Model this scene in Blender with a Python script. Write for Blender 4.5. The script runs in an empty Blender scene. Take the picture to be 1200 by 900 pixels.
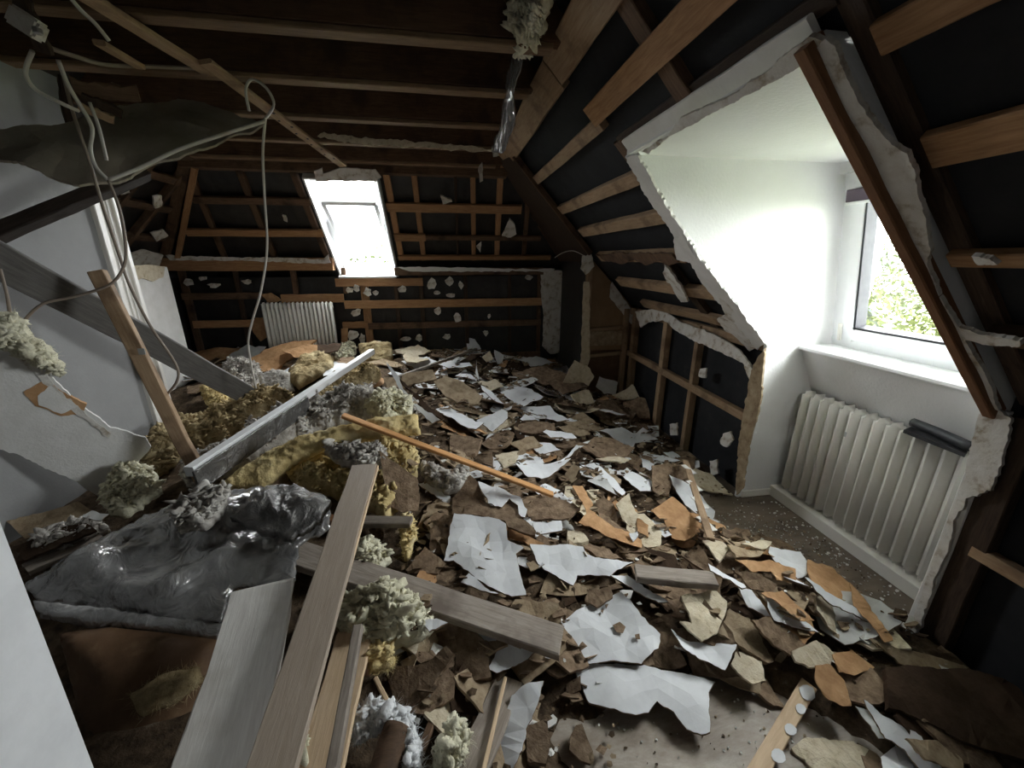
import bpy, bmesh, math, random
import numpy as np
from mathutils import Vector, Matrix, noise
from mathutils.geometry import delaunay_2d_cdt
random.seed(7); RS = np.random.RandomState(7)
S = bpy.context.scene; C = S.collection

# ------------------------------------------------------------------ camera
F = 462.0; YAW = math.radians(9.0); PIT = math.radians(17.6); H = 1.6
cd = bpy.data.cameras.new('camera'); cam = bpy.data.objects.new('camera', cd); C.objects.link(cam)
cd.sensor_width = 36; cd.lens = F/1200*36; cd.clip_start = .02; cd.clip_end = 200
cam.location = (0, 0, H); cam.rotation_euler = (math.pi/2-PIT, 0, -YAW); S.camera = cam
# ------------------------------------------------------------------ sky (overcast), view
w = bpy.data.worlds.new('sky'); S.world = w; w.use_nodes = True
wn = w.node_tree; bg = wn.nodes['Background']
bg.inputs[0].default_value = (0.97, 0.985, 1.0, 1); bg.inputs[1].default_value = 9.5
S.view_settings.view_transform = 'Standard'; S.view_settings.look = 'None'
S.view_settings.exposure = 2.15; S.view_settings.gamma = 1; S.view_settings.use_curve_mapping = False
S.cycles.max_bounces = 8; S.cycles.diffuse_bounces = 5; S.cycles.use_denoising = True
def portal(name, loc, rot, sx, sy):
    l = bpy.data.lights.new(name, 'AREA'); l.shape = 'RECTANGLE'; l.size = sx; l.size_y = sy
    l.cycles.is_portal = True
    o = bpy.data.objects.new(name, l); C.objects.link(o); o.location = loc; o.rotation_euler = rot
portal('daylight_dormer', (2.36, 1.6, 1.58), (0, math.radians(90-10.7), 0), 1.0, 1.0)
portal('daylight_skylight', (-.95, 4.84, 1.92), (math.radians(-45), 0, 0), .66, 1.3)

# ------------------------------------------------------------------ photo geometry
def ray(px, py):
    x = (px-600)/F; z = -(py-450)/F
    c, s = math.cos(PIT), math.sin(PIT)
    y2 = c+z*s; z2 = -s+z*c
    c, s = math.cos(YAW), math.sin(YAW)
    return Vector((x*c+y2*s, -x*s+y2*c, z2))
O = Vector((0, 0, H))
def onp(px, py, n, d):
    r = ray(px, py); n = Vector(n); return O+r*((d-n.dot(O))/n.dot(r))
def at(px, py, X=None, Y=None, Z=None):
    r = ray(px, py)
    t = X/r.x if X is not None else Y/r.y if Y is not None else (Z-H)/r.z
    return O+r*t
SR = ((1, 0, 1), 3.039)           # inner face of the right roof slope
SF = ((0, 1, 1), 6.65)            # inner face of the far roof slope
SL = ((-1, 0, 1), 4.64)           # inner face of the left roof slope

# ------------------------------------------------------------------ materials
MATS = {}
def nodes(name):
    m = bpy.data.materials.new(name); m.use_nodes = True; MATS[name] = m
    t = m.node_tree; b = t.nodes['Principled BSDF']; return m, t, b
def lin(t, a, b): t.links.new(a, b)
def ramp(t, fac, stops):
    r = t.nodes.new('ShaderNodeValToRGB'); e = r.color_ramp.elements
    while len(e) < len(stops): e.new(.5)
    for i, (p, c) in enumerate(stops): e[i].position = p; e[i].color = (*c, 1)
    lin(t, fac, r.inputs[0]); return r.outputs[0]
def tex(t, scale, detail=5, vec=None, rough=.6, dist=0):
    n = t.nodes.new('ShaderNodeTexNoise'); n.inputs['Scale'].default_value = scale
    n.inputs['Detail'].default_value = detail; n.inputs['Roughness'].default_value = rough; n.inputs['Distortion'].default_value = dist
    if vec is not None: lin(t, vec, n.inputs['Vector'])
    return n.outputs['Fac']
def coords(t, sc=(1, 1, 1), kind='Object'):
    c = t.nodes.new('ShaderNodeTexCoord'); m = t.nodes.new('ShaderNodeMapping'); m.inputs['Scale'].default_value = sc
    lin(t, c.outputs[kind], m.inputs[0]); return m.outputs[0]
def rnd(t):
    o = t.nodes.new('ShaderNodeObjectInfo'); return o.outputs['Random']
def bump(t, b, h, strength, dist=.01):
    n = t.nodes.new('ShaderNodeBump'); n.inputs['Strength'].default_value = strength; n.inputs['Distance'].default_value = dist
    lin(t, h, n.inputs['Height']); lin(t, n.outputs[0], b.inputs['Normal'])
def vary(t, col, amt):
    h = t.nodes.new('ShaderNodeHueSaturation'); mr = t.nodes.new('ShaderNodeMapRange')
    mr.inputs[3].default_value = 1-amt; mr.inputs[4].default_value = 1+amt
    lin(t, rnd(t), mr.inputs[0]); lin(t, mr.outputs[0], h.inputs['Value']); lin(t, col, h.inputs['Color']); return h.outputs[0]
def wood(name, dark, light, rough=.75, amt=.2, stain=None):
    m, t, b = nodes(name)
    g = tex(t, 14, 6, coords(t, (.6, 6, 6)), .65, .6)
    stops = [(.3, dark), (.7, light)]
    c = ramp(t, g, stops)
    if stain:
        k = tex(t, 5, 4, coords(t))
        mx = t.nodes.new('ShaderNodeMix'); mx.data_type = 'RGBA'
        f = ramp(t, k, [(.5, (0, 0, 0)), (.68, (1, 1, 1))]); lin(t, f, mx.inputs[0]); lin(t, c, mx.inputs[6]); mx.inputs[7].default_value = (*stain, 1); c = mx.outputs[2]
    lin(t, vary(t, c, amt), b.inputs['Base Color']); b.inputs['Roughness'].default_value = rough
    b.inputs['Specular IOR Level'].default_value = .25
    bump(t, b, g, .35, .004); return m
def mottle(name, stops, scale, rough=.85, bs=.3, amt=.15, spec=.2, detail=6, bscale=None):
    m, t, b = nodes(name); v = coords(t)
    g = tex(t, scale, detail, v, .65)
    lin(t, vary(t, ramp(t, g, stops), amt), b.inputs['Base Color']); b.inputs['Roughness'].default_value = rough
    b.inputs['Specular IOR Level'].default_value = spec
    bump(t, b, tex(t, bscale or scale*4, 5, v), bs, .006); return m
wood('wood_tan', (.30, .19, .11), (.46, .33, .21), stain=(.2, .13, .08))
wood('wood_orange', (.28, .145, .068), (.46, .27, .14))
wood('wood_mid', (.15, .093, .055), (.27, .175, .105))
wood('wood_bright', (.55, .27, .10), (.72, .40, .18), amt=.05)
wood('wood_brown', (.085, .05, .03), (.17, .105, .065), stain=(.05, .03, .02))
wood('wood_dark', (.035, .022, .015), (.085, .055, .037))
wood('wood_char', (.010, .007, .005), (.030, .021, .016))
wood('wood_slate', (.085, .08, .075), (.15, .14, .13), amt=.05)
wood('wood_joist', (.075, .04, .022), (.15, .085, .048), stain=(.06, .034, .02))
wood('wood_grey', (.20, .165, .135), (.36, .315, .27), stain=(.15, .12, .1))
wood('wood_taupe', (.36, .29, .225), (.43, .355, .285), rough=.55, amt=.05)
wood('wood_whitewash', (.62, .59, .55), (.80, .78, .74), rough=.6, amt=.03, stain=(.58, .55, .50))
wood('wood_pale', (.60, .43, .27), (.74, .57, .39), amt=.05)
wood('trim_brown', (.16, .075, .035), (.24, .12, .06), rough=.55, amt=.05)
mottle('white_paper', [(.3, (.70, .71, .73)), (.6, (.80, .81, .83))], 9, .6, .08, .05)
mottle('grey_paper', [(.3, (.50, .50, .49)), (.6, (.64, .64, .62))], 9, .7, .12, .08)
mottle('brown_fibre', [(.30, (.105, .07, .046)), (.46, (.20, .14, .093)), (.62, (.29, .21, .142)), (.76, (.42, .33, .24))], 22, .95, .7, .25, .1)
mottle('dark_fibre', [(.3, (.035, .022, .014)), (.7, (.075, .047, .03))], 12, .9, .5, .15, .1)
mottle('kraft', [(.3, (.33, .175, .08)), (.6, (.52, .31, .16)), (.75, (.62, .42, .25))], 12, .8, .4, .15, .15)
mottle('cream_plaster', [(.28, (.32, .24, .15)), (.42, (.62, .53, .38)), (.65, (.72, .64, .50))], 28, .9, .6, .1, .1)
mottle('mottled_tan', [(.3, (.20, .14, .09)), (.5, (.34, .26, .17)), (.7, (.45, .36, .25))], 18, .9, .5, .15, .1)
mottle('rubble', [(.3, (.035, .025, .018)), (.5, (.10, .07, .045)), (.66, (.17, .12, .08)), (.8, (.45, .40, .33))], 20, .95, 1.0, 0, .1)
mottle('chip_white', [(.3, (.62, .60, .56)), (.7, (.80, .79, .77))], 20, .8, .2, 0)
mottle('plaster_white', [(.3, (.70, .69, .66)), (.65, (.80, .79, .77))], 10, .8, .35, .04, .2, bscale=70)
mottle('plaster_torn', [(.35, (.38, .31, .23)), (.48, (.68, .65, .60)), (.7, (.78, .76, .73))], 14, .9, .6, .08)
mottle('wall_grey', [(.3, (.25, .25, .25)), (.7, (.30, .30, .30))], 4, .8, .2, 0, .2, bscale=90)
mottle('woodchip_white', [(.3, (.69, .69, .685)), (.7, (.74, .74, .735))], 3, .8, .45, 0, .2, bscale=60)
mottle('radiator_paint', [(.3, (.78, .755, .70)), (.7, (.84, .815, .765))], 3, .4, .03, 0, .4)
mottle('window_pvc', [(.3, (.84, .85, .86)), (.7, (.88, .89, .90))], 3, .35, .02, 0, .4)
mottle('black_board', [(.3, (.016, .017, .019)), (.62, (.026, .027, .03)), (.8, (.05, .048, .046))], 5, .8, .25, 0, .2, bscale=30)
mottle('black_felt', [(.3, (.012, .0112, .0105)), (.7, (.032, .029, .027))], 6, .5, .4, 0, .4, bscale=40)
mottle('wool_yellow', [(.3, (.50, .37, .16)), (.55, (.72, .58, .30)), (.75, (.80, .70, .46))], 9, 1, 1.0, .1, .05, bscale=55)
mottle('wool_pale', [(.3, (.56, .52, .38)), (.6, (.78, .75, .58)), (.75, (.82, .80, .70))], 10, 1, 1.0, .08, .05, bscale=60)
mottle('wool_grey', [(.28, (.20, .175, .15)), (.5, (.48, .45, .41)), (.72, (.72, .70, .66))], 13, 1, 1.0, .08, .05, bscale=50)
mottle('wool_dirty', [(.28, (.15, .11, .06)), (.5, (.40, .31, .17)), (.72, (.62, .52, .33))], 9, 1, 1.0, .1, .05, bscale=50)
mottle('wool_white', [(.3, (.66, .67, .68)), (.7, (.84, .85, .86))], 10, 1, .8, .04, .05, bscale=60)
mottle('foam_pink', [(.3, (.62, .30, .18)), (.7, (.75, .50, .35))], 10, .9, .4, .05)
mottle('roll_brown', [(.3, (.085, .045, .022)), (.55, (.15, .085, .045)), (.72, (.27, .18, .10))], 5, .7, .3, 0, .3)
mottle('sag_board', [(.3, (.23, .20, .16)), (.6, (.34, .30, .245)), (.8, (.42, .38, .325))], 2.5, .9, .5, 0, .1)
mottle('plywood', [(.3, (.26, .165, .09)), (.7, (.35, .23, .135))], 6, .8, .2, 0, .2)
mottle('cable_white', [(.3, (.52, .49, .44)), (.7, (.62, .59, .54))], 10, .55, .05, .05)
mottle('cable_brown', [(.3, (.24, .19, .15)), (.7, (.30, .25, .2))], 10, .6, .05, .05)
mottle('purple_blind', [(.3, (.10, .075, .10)), (.7, (.13, .10, .13))], 10, .6, .05, 0)
mottle('dark_rubber', [(.3, (.022, .024, .028)), (.7, (.05, .052, .058))], 20, .45, .2, 0, .4)
mottle('gasket', [(.3, (.03, .03, .035)), (.7, (.05, .05, .055))], 10, .6, .05, 0)
mottle('lawn', [(.3, (.11, .13, .07)), (.7, (.19, .21, .12))], 2, .9, .3, 0)
mottle('leaf_green', [(.3, (.04, .055, .025)), (.7, (.09, .11, .05))], 3, .7, .1, .3)
mottle('leaf_yellow', [(.3, (.075, .09, .035)), (.7, (.14, .155, .065))], 3, .7, .1, .3)
mottle('bark_pale', [(.3, (.16, .14, .115)), (.7, (.26, .235, .20))], 8, .9, .3, .1)
mottle('slate', [(.3, (.10, .115, .135)), (.7, (.16, .18, .20))], 6, .8, .2, 0)
mottle('brick_dull', [(.3, (.20, .15, .12)), (.7, (.3, .24, .2))], 6, .8, .2, 0)
# floor: worn grey-brown sheet with pale scuffs and dirt
m, t, b = nodes('floor_worn'); v = coords(t)
g1 = tex(t, 2.6, 9, coords(t, (1, 2.6, 1)), .72, .25); g2 = tex(t, 1.3, 4, v); g3 = tex(t, 60, 3, v)
base = ramp(t, g1, [(.30, (.15, .11, .08)), (.44, (.31, .255, .20)), (.56, (.43, .375, .315)), (.70, (.66, .62, .57))])
mx = t.nodes.new('ShaderNodeMix'); mx.data_type = 'RGBA'; mx.blend_type = 'MULTIPLY'; mx.inputs[0].default_value = .8
lin(t, base, mx.inputs[6]); lin(t, ramp(t, g2, [(.35, (.55, .48, .40)), (.6, (1, 1, 1))]), mx.inputs[7])
sx = t.nodes.new('ShaderNodeSeparateXYZ'); lin(t, v, sx.inputs[0]); ad = t.nodes.new('ShaderNodeMath'); ad.operation = 'ADD'; lin(t, sx.outputs[0], ad.inputs[0]); lin(t, tex(t, 4, 5, v), ad.inputs[1])
mp = t.nodes.new('ShaderNodeMapRange'); mp.inputs[1].default_value = 2.45; mp.inputs[2].default_value = 2.45+.45; lin(t, ad.outputs[0], mp.inputs[0])
m2 = t.nodes.new('ShaderNodeMix'); m2.data_type = 'RGBA'; lin(t, mp.outputs[0], m2.inputs[0]); lin(t, mx.outputs[2], m2.inputs[6]); lin(t, ramp(t, g1, [(.35, (.10, .075, .055)), (.65, (.21, .165, .125))]), m2.inputs[7])
lin(t, m2.outputs[2], b.inputs['Base Color']); b.inputs['Roughness'].default_value = .55; bump(t, b, g3, .15, .003)
# crumpled vapour foil
m, t, b = nodes('foil'); v = coords(t)
g = tex(t, 5, 4, v); k = tex(t, 11, 5, v, .5, 1.6)
lin(t, ramp(t, g, [(.35, (.34, .335, .33)), (.65, (.60, .60, .60))]), b.inputs['Base Color'])
b.inputs['Metallic'].default_value = .6; b.inputs['Roughness'].default_value = .16; bump(t, b, k, .6, .03)
m, t, b = nodes('foil_dark'); v = coords(t)
k = tex(t, 15, 7, v, .6, .8)
b.inputs['Base Color'].default_value = (.16, .155, .15, 1); b.inputs['Metallic'].default_value = .5; b.inputs['Roughness'].default_value = .25; bump(t, b, k, .8, .03)
m, t, b = nodes('steel'); b.inputs['Base Color'].default_value = (.55, .55, .54, 1); b.inputs['Metallic'].default_value = .9; b.inputs['Roughness'].default_value = .4
# clear glass that lets daylight in
m, t, b = nodes('glass'); t.nodes.remove(b)
tr = t.nodes.new('ShaderNodeBsdfTransparent'); gl = t.nodes.new('ShaderNodeBsdfGlossy'); gl.inputs['Roughness'].default_value = .02
mxs = t.nodes.new('ShaderNodeMixShader'); mxs.inputs[0].default_value = .05
tr.inputs[0].default_value = (.96, .975, .97, 1)
lin(t, tr.outputs[0], mxs.inputs[1]); lin(t, gl.outputs[0], mxs.inputs[2]); lin(t, mxs.outputs[0], t.nodes['Material Output'].inputs[0])

# ------------------------------------------------------------------ object helpers
def mkmesh(name, verts, faces, mat, smooth=False):
    me = bpy.data.meshes.new(name); me.from_pydata([tuple(v) for v in verts], [], faces); me.update()
    me.materials.append(MATS[mat])
    if smooth: me.polygons.foreach_set('use_smooth', [True]*len(me.polygons))
    return me
def wmat(o):
    return o.matrix_basis.copy() if o.parent is None else wmat(o.parent) @ o.matrix_parent_inverse @ o.matrix_basis
def put(name, me, parent=None, M=None, label=None, cat=None, group=None, kind=None):
    o = bpy.data.objects.new(name, me); C.objects.link(o)
    if M is not None: o.matrix_basis = M
    if parent is not None:
        o.parent = parent; o.matrix_parent_inverse = wmat(parent).inverted()
    if label: o['label'] = label
    if cat and parent is None: o['category'] = cat
    if group: o['group'] = group
    if kind: o['kind'] = kind
    return o
def empty(name, loc, label=None, cat=None, group=None, kind=None):
    o = bpy.data.objects.new(name, None); C.objects.link(o); o.location = loc; o.empty_display_size = .05
    if label: o['label'] = label
    if cat: o['category'] = cat
    if group: o['group'] = group
    if kind: o['kind'] = kind
    return o
def boxmesh(name, sx, sy, sz, mat, bev=.003, seg=1):
    bm = bmesh.new(); bmesh.ops.create_cube(bm, size=1)
    for v in bm.verts: v.co = Vector((v.co.x*sx, v.co.y*sy, v.co.z*sz))
    if bev: bmesh.ops.bevel(bm, geom=list(bm.edges), offset=min(bev, .45*min(sx, sy, sz)), segments=seg, affect='EDGES')
    me = bpy.data.meshes.new(name); bm.to_mesh(me); bm.free(); me.materials.append(MATS[mat]); return me
def box(name, x0, x1, y0, y1, z0, z1, mat, parent=None, bev=.003, **k):
    me = boxmesh(name, x1-x0, y1-y0, z1-z0, mat, bev)
    return put(name, me, parent, Matrix.Translation(((x0+x1)/2, (y0+y1)/2, (z0+z1)/2)), **k)
def frame(p0, p1, up):
    x = (p1-p0).normalized(); y = Vector(up).cross(x)
    if y.length < 1e-4: y = Vector((1, 0, 0)).cross(x)
    y.normalize(); z = x.cross(y)
    return Matrix(((x.x, y.x, z.x), (x.y, y.y, z.y), (x.z, y.z, z.z))).to_4x4()
def beam(name, p0, p1, wd, th, up, mat, parent=None, seg=7, rough=.06, **k):
    """a sawn board from p0 to p1: wd across, th along up; slightly uneven edges and torn ends"""
    p0 = Vector(p0); p1 = Vector(p1); L = (p1-p0).length; M = Matrix.Translation((p0+p1)/2) @ frame(p0, p1, up)
    vs = []; fs = []; c = min(.004, th*.2, wd*.2)
    prof = [(-wd/2, -th/2+c), (-wd/2+c, -th/2), (wd/2-c, -th/2), (wd/2, -th/2+c), (wd/2, th/2-c), (wd/2-c, th/2), (-wd/2+c, th/2), (-wd/2, th/2-c)]
    sd = random.random()*90
    for i in range(seg+1):
        u = i/seg; dy = (noise.noise((u*5, sd, 0)))*wd*rough; dz = noise.noise((u*4, sd, 5))*th*rough*.6
        for a, (y, z) in enumerate(prof):
            e = noise.noise((a*1.3, sd, u*7))*wd*rough*.5
            x = -L/2+L*u+(noise.noise((a, sd, 8))*wd*.12 if i in (0, seg) else 0)
            vs.append((x, y+dy+(e if abs(y) > wd/2-c*1.5 else 0), z+dz))
        if i:
            o = (i-1)*8; fs += [(o+a, o+(a+1) % 8, o+8+(a+1) % 8, o+8+a) for a in range(8)]
    fs += [tuple(range(7, -1, -1)), tuple(range(seg*8, seg*8+8))]
    return put(name, mkmesh(name, vs, fs, mat), parent, M, **k)
def tube(name, pts, r, mat, parent=None, sides=6, sub=4, r1=None, **k):
    pts = [Vector(p) for p in pts]; c = sum(pts, Vector())/len(pts); P = []
    for i in range(len(pts)-1):
        a, b_, c_, d = pts[max(i-1, 0)], pts[i], pts[i+1], pts[min(i+2, len(pts)-1)]
        for j in range(sub):
            u = j/sub; P.append(.5*((2*b_)+(c_-a)*u+(2*a-5*b_+4*c_-d)*u*u+(3*b_-a-3*c_+d)*u**3))
    P.append(pts[-1]); vs = []; fs = []; n = Vector((.31, .52, .8))
    for i, p in enumerate(P):
        tn = (P[min(i+1, len(P)-1)]-P[max(i-1, 0)]).normalized(); s = tn.cross(n).normalized(); q = s.cross(tn)
        rr = r if r1 is None else r+(r1-r)*i/(len(P)-1)
        for a in range(sides):
            an = 2*math.pi*a/sides; vs.append(p+(s*math.cos(an)+q*math.sin(an))*rr-c)
        if i: o = (i-1)*sides; fs += [(o+a, o+(a+1) % sides, o+sides+(a+1) % sides, o+sides+a) for a in range(sides)]
    fs += [tuple(range(sides-1, -1, -1)), tuple(range(len(vs)-sides, len(vs)))]
    return put(name, mkmesh(name, vs, fs, mat, True), parent, Matrix.Translation(c), **k)
def jag(poly, step=4.0, amp=1.0):
    out = []; n = len(poly); sd = random.random()*99
    for i in range(n):
        a = Vector(poly[i]); b_ = Vector(poly[(i+1) % n]); L = (b_-a).length; m_ = max(1, int(L/step)); nr = Vector((-(b_-a).y, (b_-a).x))/max(L, 1e-6)
        for j in range(m_):
            p = a+(b_-a)*(j/m_)
            if j: p = p+nr*amp*(1.2*noise.noise((p.x/(step*3.7), p.y/(step*3.7), sd))+1.2*noise.noise((p.x/(step*1.3), p.y/(step*1.3), sd+5))+random.uniform(-.2, .2))
            out.append(p)
    return out
def inside(P, poly):
    x, y = P[:, 0], P[:, 1]; r = np.zeros(len(P), bool); q = np.array([(p[0], p[1]) for p in poly]); j = len(q)-1
    for i in range(len(q)):
        c = ((q[i, 1] > y) != (q[j, 1] > y)) & (x < (q[j, 0]-q[i, 0])*(y-q[i, 1])/(q[j, 1]-q[i, 1]+1e-12)+q[i, 0]); r ^= c; j = i
    return r
def edged(P, poly):
    q = np.array([(p[0], p[1]) for p in poly]); d = np.full(len(P), 1e9)
    for i in range(len(q)):
        a = q[i]; b_ = q[(i+1) % len(q)]; ab = b_-a; t_ = np.clip(((P-a)@ab)/(ab@ab+1e-12), 0, 1)
        d = np.minimum(d, np.hypot(*(P-a-t_[:, None]*ab).T))
    return d
def sheetgeo(poly2, step):
    """triangulate a 2D outline with inner points; returns pts, tris, boundary order"""
    q = np.array([(p[0], p[1]) for p in poly2]); lo = q.min(0); hi = q.max(0)
    gx = np.arange(lo[0]+step*.5, hi[0], step); gy = np.arange(lo[1]+step*.5, hi[1], step); nb = len(q)
    if len(gx) and len(gy):
        G = np.stack(np.meshgrid(gx, gy), -1).reshape(-1, 2); G = G+RS.uniform(-.25, .25, G.shape)*step
        G = G[inside(G, q)]; G = G[edged(G, q) > step*.45] if len(G) else G
    else: G = np.zeros((0, 2))
    P = [Vector(p) for p in q]+[Vector(p) for p in G]
    r = delaunay_2d_cdt(P, [(i, (i+1) % nb) for i in range(nb)], [list(range(nb))], 1, 1e-7)
    bnd = set(); ed = {}
    for f in r[2]:
        for i in range(len(f)): e = (f[i], f[(i+1) % len(f)]); ed[e] = 1
    be = [e for e in ed if (e[1], e[0]) not in ed]
    return np.array([(p.x, p.y) for p in r[0]]), [tuple(f) for f in r[2]], be
def solid(P, tris, be, top, bot):
    n = len(P); vs = [(P[i][0], P[i][1], top[i]) for i in range(n)]+[(P[i][0], P[i][1], bot[i]) for i in range(n)]
    fs = list(tris)+[tuple(i+n for i in reversed(f)) for f in tris]+[(b_, a, a+n, b_+n) for a, b_ in be]
    return vs, fs
def basis(n):
    n = Vector(n).normalized(); x = Vector((1, .13, 0)); x = (x-n*x.dot(n)).normalized(); y = n.cross(x)
    return Matrix(((x.x, y.x, n.x), (x.y, y.y, n.y), (x.z, y.z, n.z))).to_4x4()
def slab_px(name, poly, plane, th, mat, parent=None, lift=0, step=4, amp=1.0, clean=False, wav=0, **k):
    """outline seen in the photograph, laid on a real plane (n, d); thickness th towards the room"""
    n, d = Vector(plane[0]), plane[1]; ln = n.length; n = n/ln; d = d/ln
    pp = [Vector(p) for p in poly] if clean else jag(poly, step, amp)
    W = [onp(p[0], p[1], n, d) for p in pp]; c = sum(W, Vector())/len(W)
    nn = n if n.dot(O-c) > 0 else -n
    B = basis(nn); Bi = B.inverted(); L = [(Bi @ (p-c)) for p in W]
    P, tr, be = sheetgeo([(p.x, p.y) for p in L], 9 if not wav else .05)
    dz = [wav*noise.noise((p[0]*6, p[1]*6, c.x*3)) for p in P]
    vs, fs = solid(P, tr, be, [lift+th+z for z in dz], [lift+(z if wav else 0) for z in dz])
    return put(name, mkmesh(name, vs, fs, mat), parent, Matrix.Translation(c) @ B, **k)

# ================================================================== SETTING
ST = dict(kind='structure')
def shell(name, quads, mat, label=None, off=None):
    vs = []; fs = []
    for q in quads: o = len(vs); vs += [Vector(p) for p in q]; fs.append(tuple(range(o, o+len(q))))
    return put(name, mkmesh(name, vs, fs, mat), label=label, kind='structure')
floor = box('floor', -3.7, 2.5, -2.2, 5.3, -.1, 0, 'floor_worn', label='worn grey-brown floor with pale scuffs', **ST)
# --- right roof slope: black boards behind battens, hole for the dormer
def R(z, y, off=.085): return (3.039+off-z, y, z)
def slabquad(name, pts, th_vec, mat, parent=None, **k):
    t_ = Vector(th_vec); vs = [Vector(p) for p in pts]; n = len(vs); c = sum(vs, Vector())/n
    al = [v-c for v in vs]+[v+t_-c for v in vs]
    fs = [tuple(range(n)), tuple(range(2*n-1, n-1, -1))]+[(i, (i+1) % n, (i+1) % n+n, i+n) for i in range(n)]
    bm = bmesh.new(); bv = [bm.verts.new(v) for v in al]
    for f in fs: bm.faces.new([bv[i] for i in f])
    bmesh.ops.recalc_face_normals(bm, faces=bm.faces)
    me = bpy.data.meshes.new(name); bm.to_mesh(me); bm.free(); me.materials.append(MATS[mat])
    return put(name, me, parent, Matrix.Translation(c), **k)
ceilR = empty('ceiling_right', (1.5, 2.5, 1.5), 'right roof slope of black boards and sawn battens, stripped of its lining', kind='structure')
TO = (.035, 0, .035)
for z0, z1, y0, y1 in ((1.03, 2.53, -2.2, 1.03), (1.03, 2.53, 2.16, 4.13), (2.12, 2.53, 1.03, 2.16)):
    slabquad('roof_board', [R(z0, y0), R(z0, y1), R(z1, y1), R(z1, y0)], TO, 'black_board', ceilR)
slabquad('roof_board', [R(1.03, 4.13), R(1.03, 5.3), R(2.53, 5.3), R(2.53, 4.13)], TO, 'black_felt', ceilR)
slabquad('roof_board', [R(2.53, -2.2), R(2.53, 5.3), R(3.93, 5.3), R(3.93, -2.2)], TO, 'black_felt', ceilR)
def rb(pxs, mat, th=.045, lift=0, name='batten', par=ceilR, plane=SR, wd=None):
    """batten on a roof slope given by two centre-line pixels and a width"""
    a, b_ = [onp(*p, *plane) for p in pxs]; n = Vector(plane[0]).normalized(); n = n if n.dot(O-a) > 0 else -n
    return beam(name, a-n*(th/2-lift), b_-n*(th/2-lift), wd, th, n, mat, par)
def rbz(z, y0, y1, wd, mat, th=.045, lift=0):
    a = Vector((3.039-z, y0, z)); b_ = Vector((3.039-z, y1, z)); n = Vector((-1, 0, -1)).normalized()
    return beam('batten', a-n*(th/2-lift)*1, b_-n*(th/2-lift)*1, wd, th, n, mat, ceilR)
rbz(2.47, 2.25, 4.05, .16, 'wood_tan', lift=.01); rbz(2.475, -.6, 2.24, .15, 'wood_tan', lift=.012)
rbz(2.245, 2.2, 3.75, .075, 'wood_tan'); rbz(2.285, .2, 2.22, .105, 'wood_orange', .035, .01)
rbz(2.01, 2.17, 3.74, .08, 'wood_tan'); rbz(1.82, 2.17, 3.7, .085, 'wood_tan'); rbz(1.607, 2.35, 3.76, .09, 'wood_tan')
rbz(1.375, 2.17, 3.8, .095, 'wood_tan'); rbz(1.175, 2.3, 3.66, .08, 'wood_tan')
rbz(2.06, -.4, .95, .075, 'wood_orange', .03, -.015); rbz(1.84, -.4, .95, .095, 'wood_orange', .03, -.02); rbz(1.585, -.4, 1.0, .05, 'wood_orange', .03, -.01)
rbz(1.36, -.4, .98, .06, 'wood_brown', lift=.0)
for y, z0, z1, m_ in ((1.60, 2.14, 2.5, 'wood_brown'), (2.66, 1.1, 1.63, 'wood_dark'), (.985, 1.06, 2.3, 'wood_dark'), (2.2, 1.1, 2.16, 'wood_brown')):
    a = Vector((3.039-z0, y, z0)); b_ = Vector((3.039-z1, y, z1)); n = Vector((-1, 0, -1)).normalized()
    beam('rafter', a-n*.055, b_-n*.055, .09 if y != .985 else .06, .07 if y != .985 else .04, n, m_, ceilR)
beam('header_board', (.915, 1.0, 2.185), (.915, 2.2, 2.185), .05, .03, (-1, 0, -1), 'wood_dark', ceilR)
# hip board in dark wood with its lighter edge battens
slab_px('hip_board', [(583, 190), (600, 182), (690, 297), (680, 307), (662, 310)], SR, .03, 'wood_dark', ceilR, lift=-.02, amp=.6)
beam('hip_edge', onp(603, 182, *SR), onp(692, 297, *SR), .035, .05, (-1, 0, -1), 'wood_brown', ceilR)
beam('hip_edge', onp(584, 192, *SR)+Vector((0, -.02, 0)), onp(660, 309, *SR)+Vector((0, -.02, 0)), .03, .04, (-1, 0, -1), 'wood_brown', ceilR)
# --- right knee wall
wallR = empty('wall_right', (1.95, 2.5, 0), 'low right knee wall with black boards behind timber studs', kind='structure')
box('wall_board', 2.01, 2.04, 2.16, 5.24, 0, 1.13, 'black_board', wallR, 0)
box('wall_board', 2.01, 2.04, -2.2, 1.03, 0, 1.13, 'black_board', wallR, 0)
for y, wd in ((3.335, .065), (2.845, .05), (3.97, .07)):
    beam('stud', (1.975, y, 0), (1.975, y, 1.1), wd, .06, (-1, 0, 0), 'wood_tan', wallR)
beam('rail', (1.965, 2.19, .575), (1.965, 4.05, .605), .06, .05, (-1, 0, 0), 'wood_tan', wallR)
beam('top_plate', (1.985, 2.17, 1.075), (1.985, 4.1, 1.06), .07, .05, (-1, 0, 0), 'wood_tan', wallR)
beam('rail', (1.975, .1, .50), (1.975, .97, .524), .05, .05, (-1, 0, 0), 'wood_tan', wallR)
beam('stud', (1.975, .98, 0), (1.975, .98, 1.07), .11, .05, (-1, 0, 0), 'wood_dark', wallR)
KN = ((1, 0, 0), 1.935)
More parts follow.
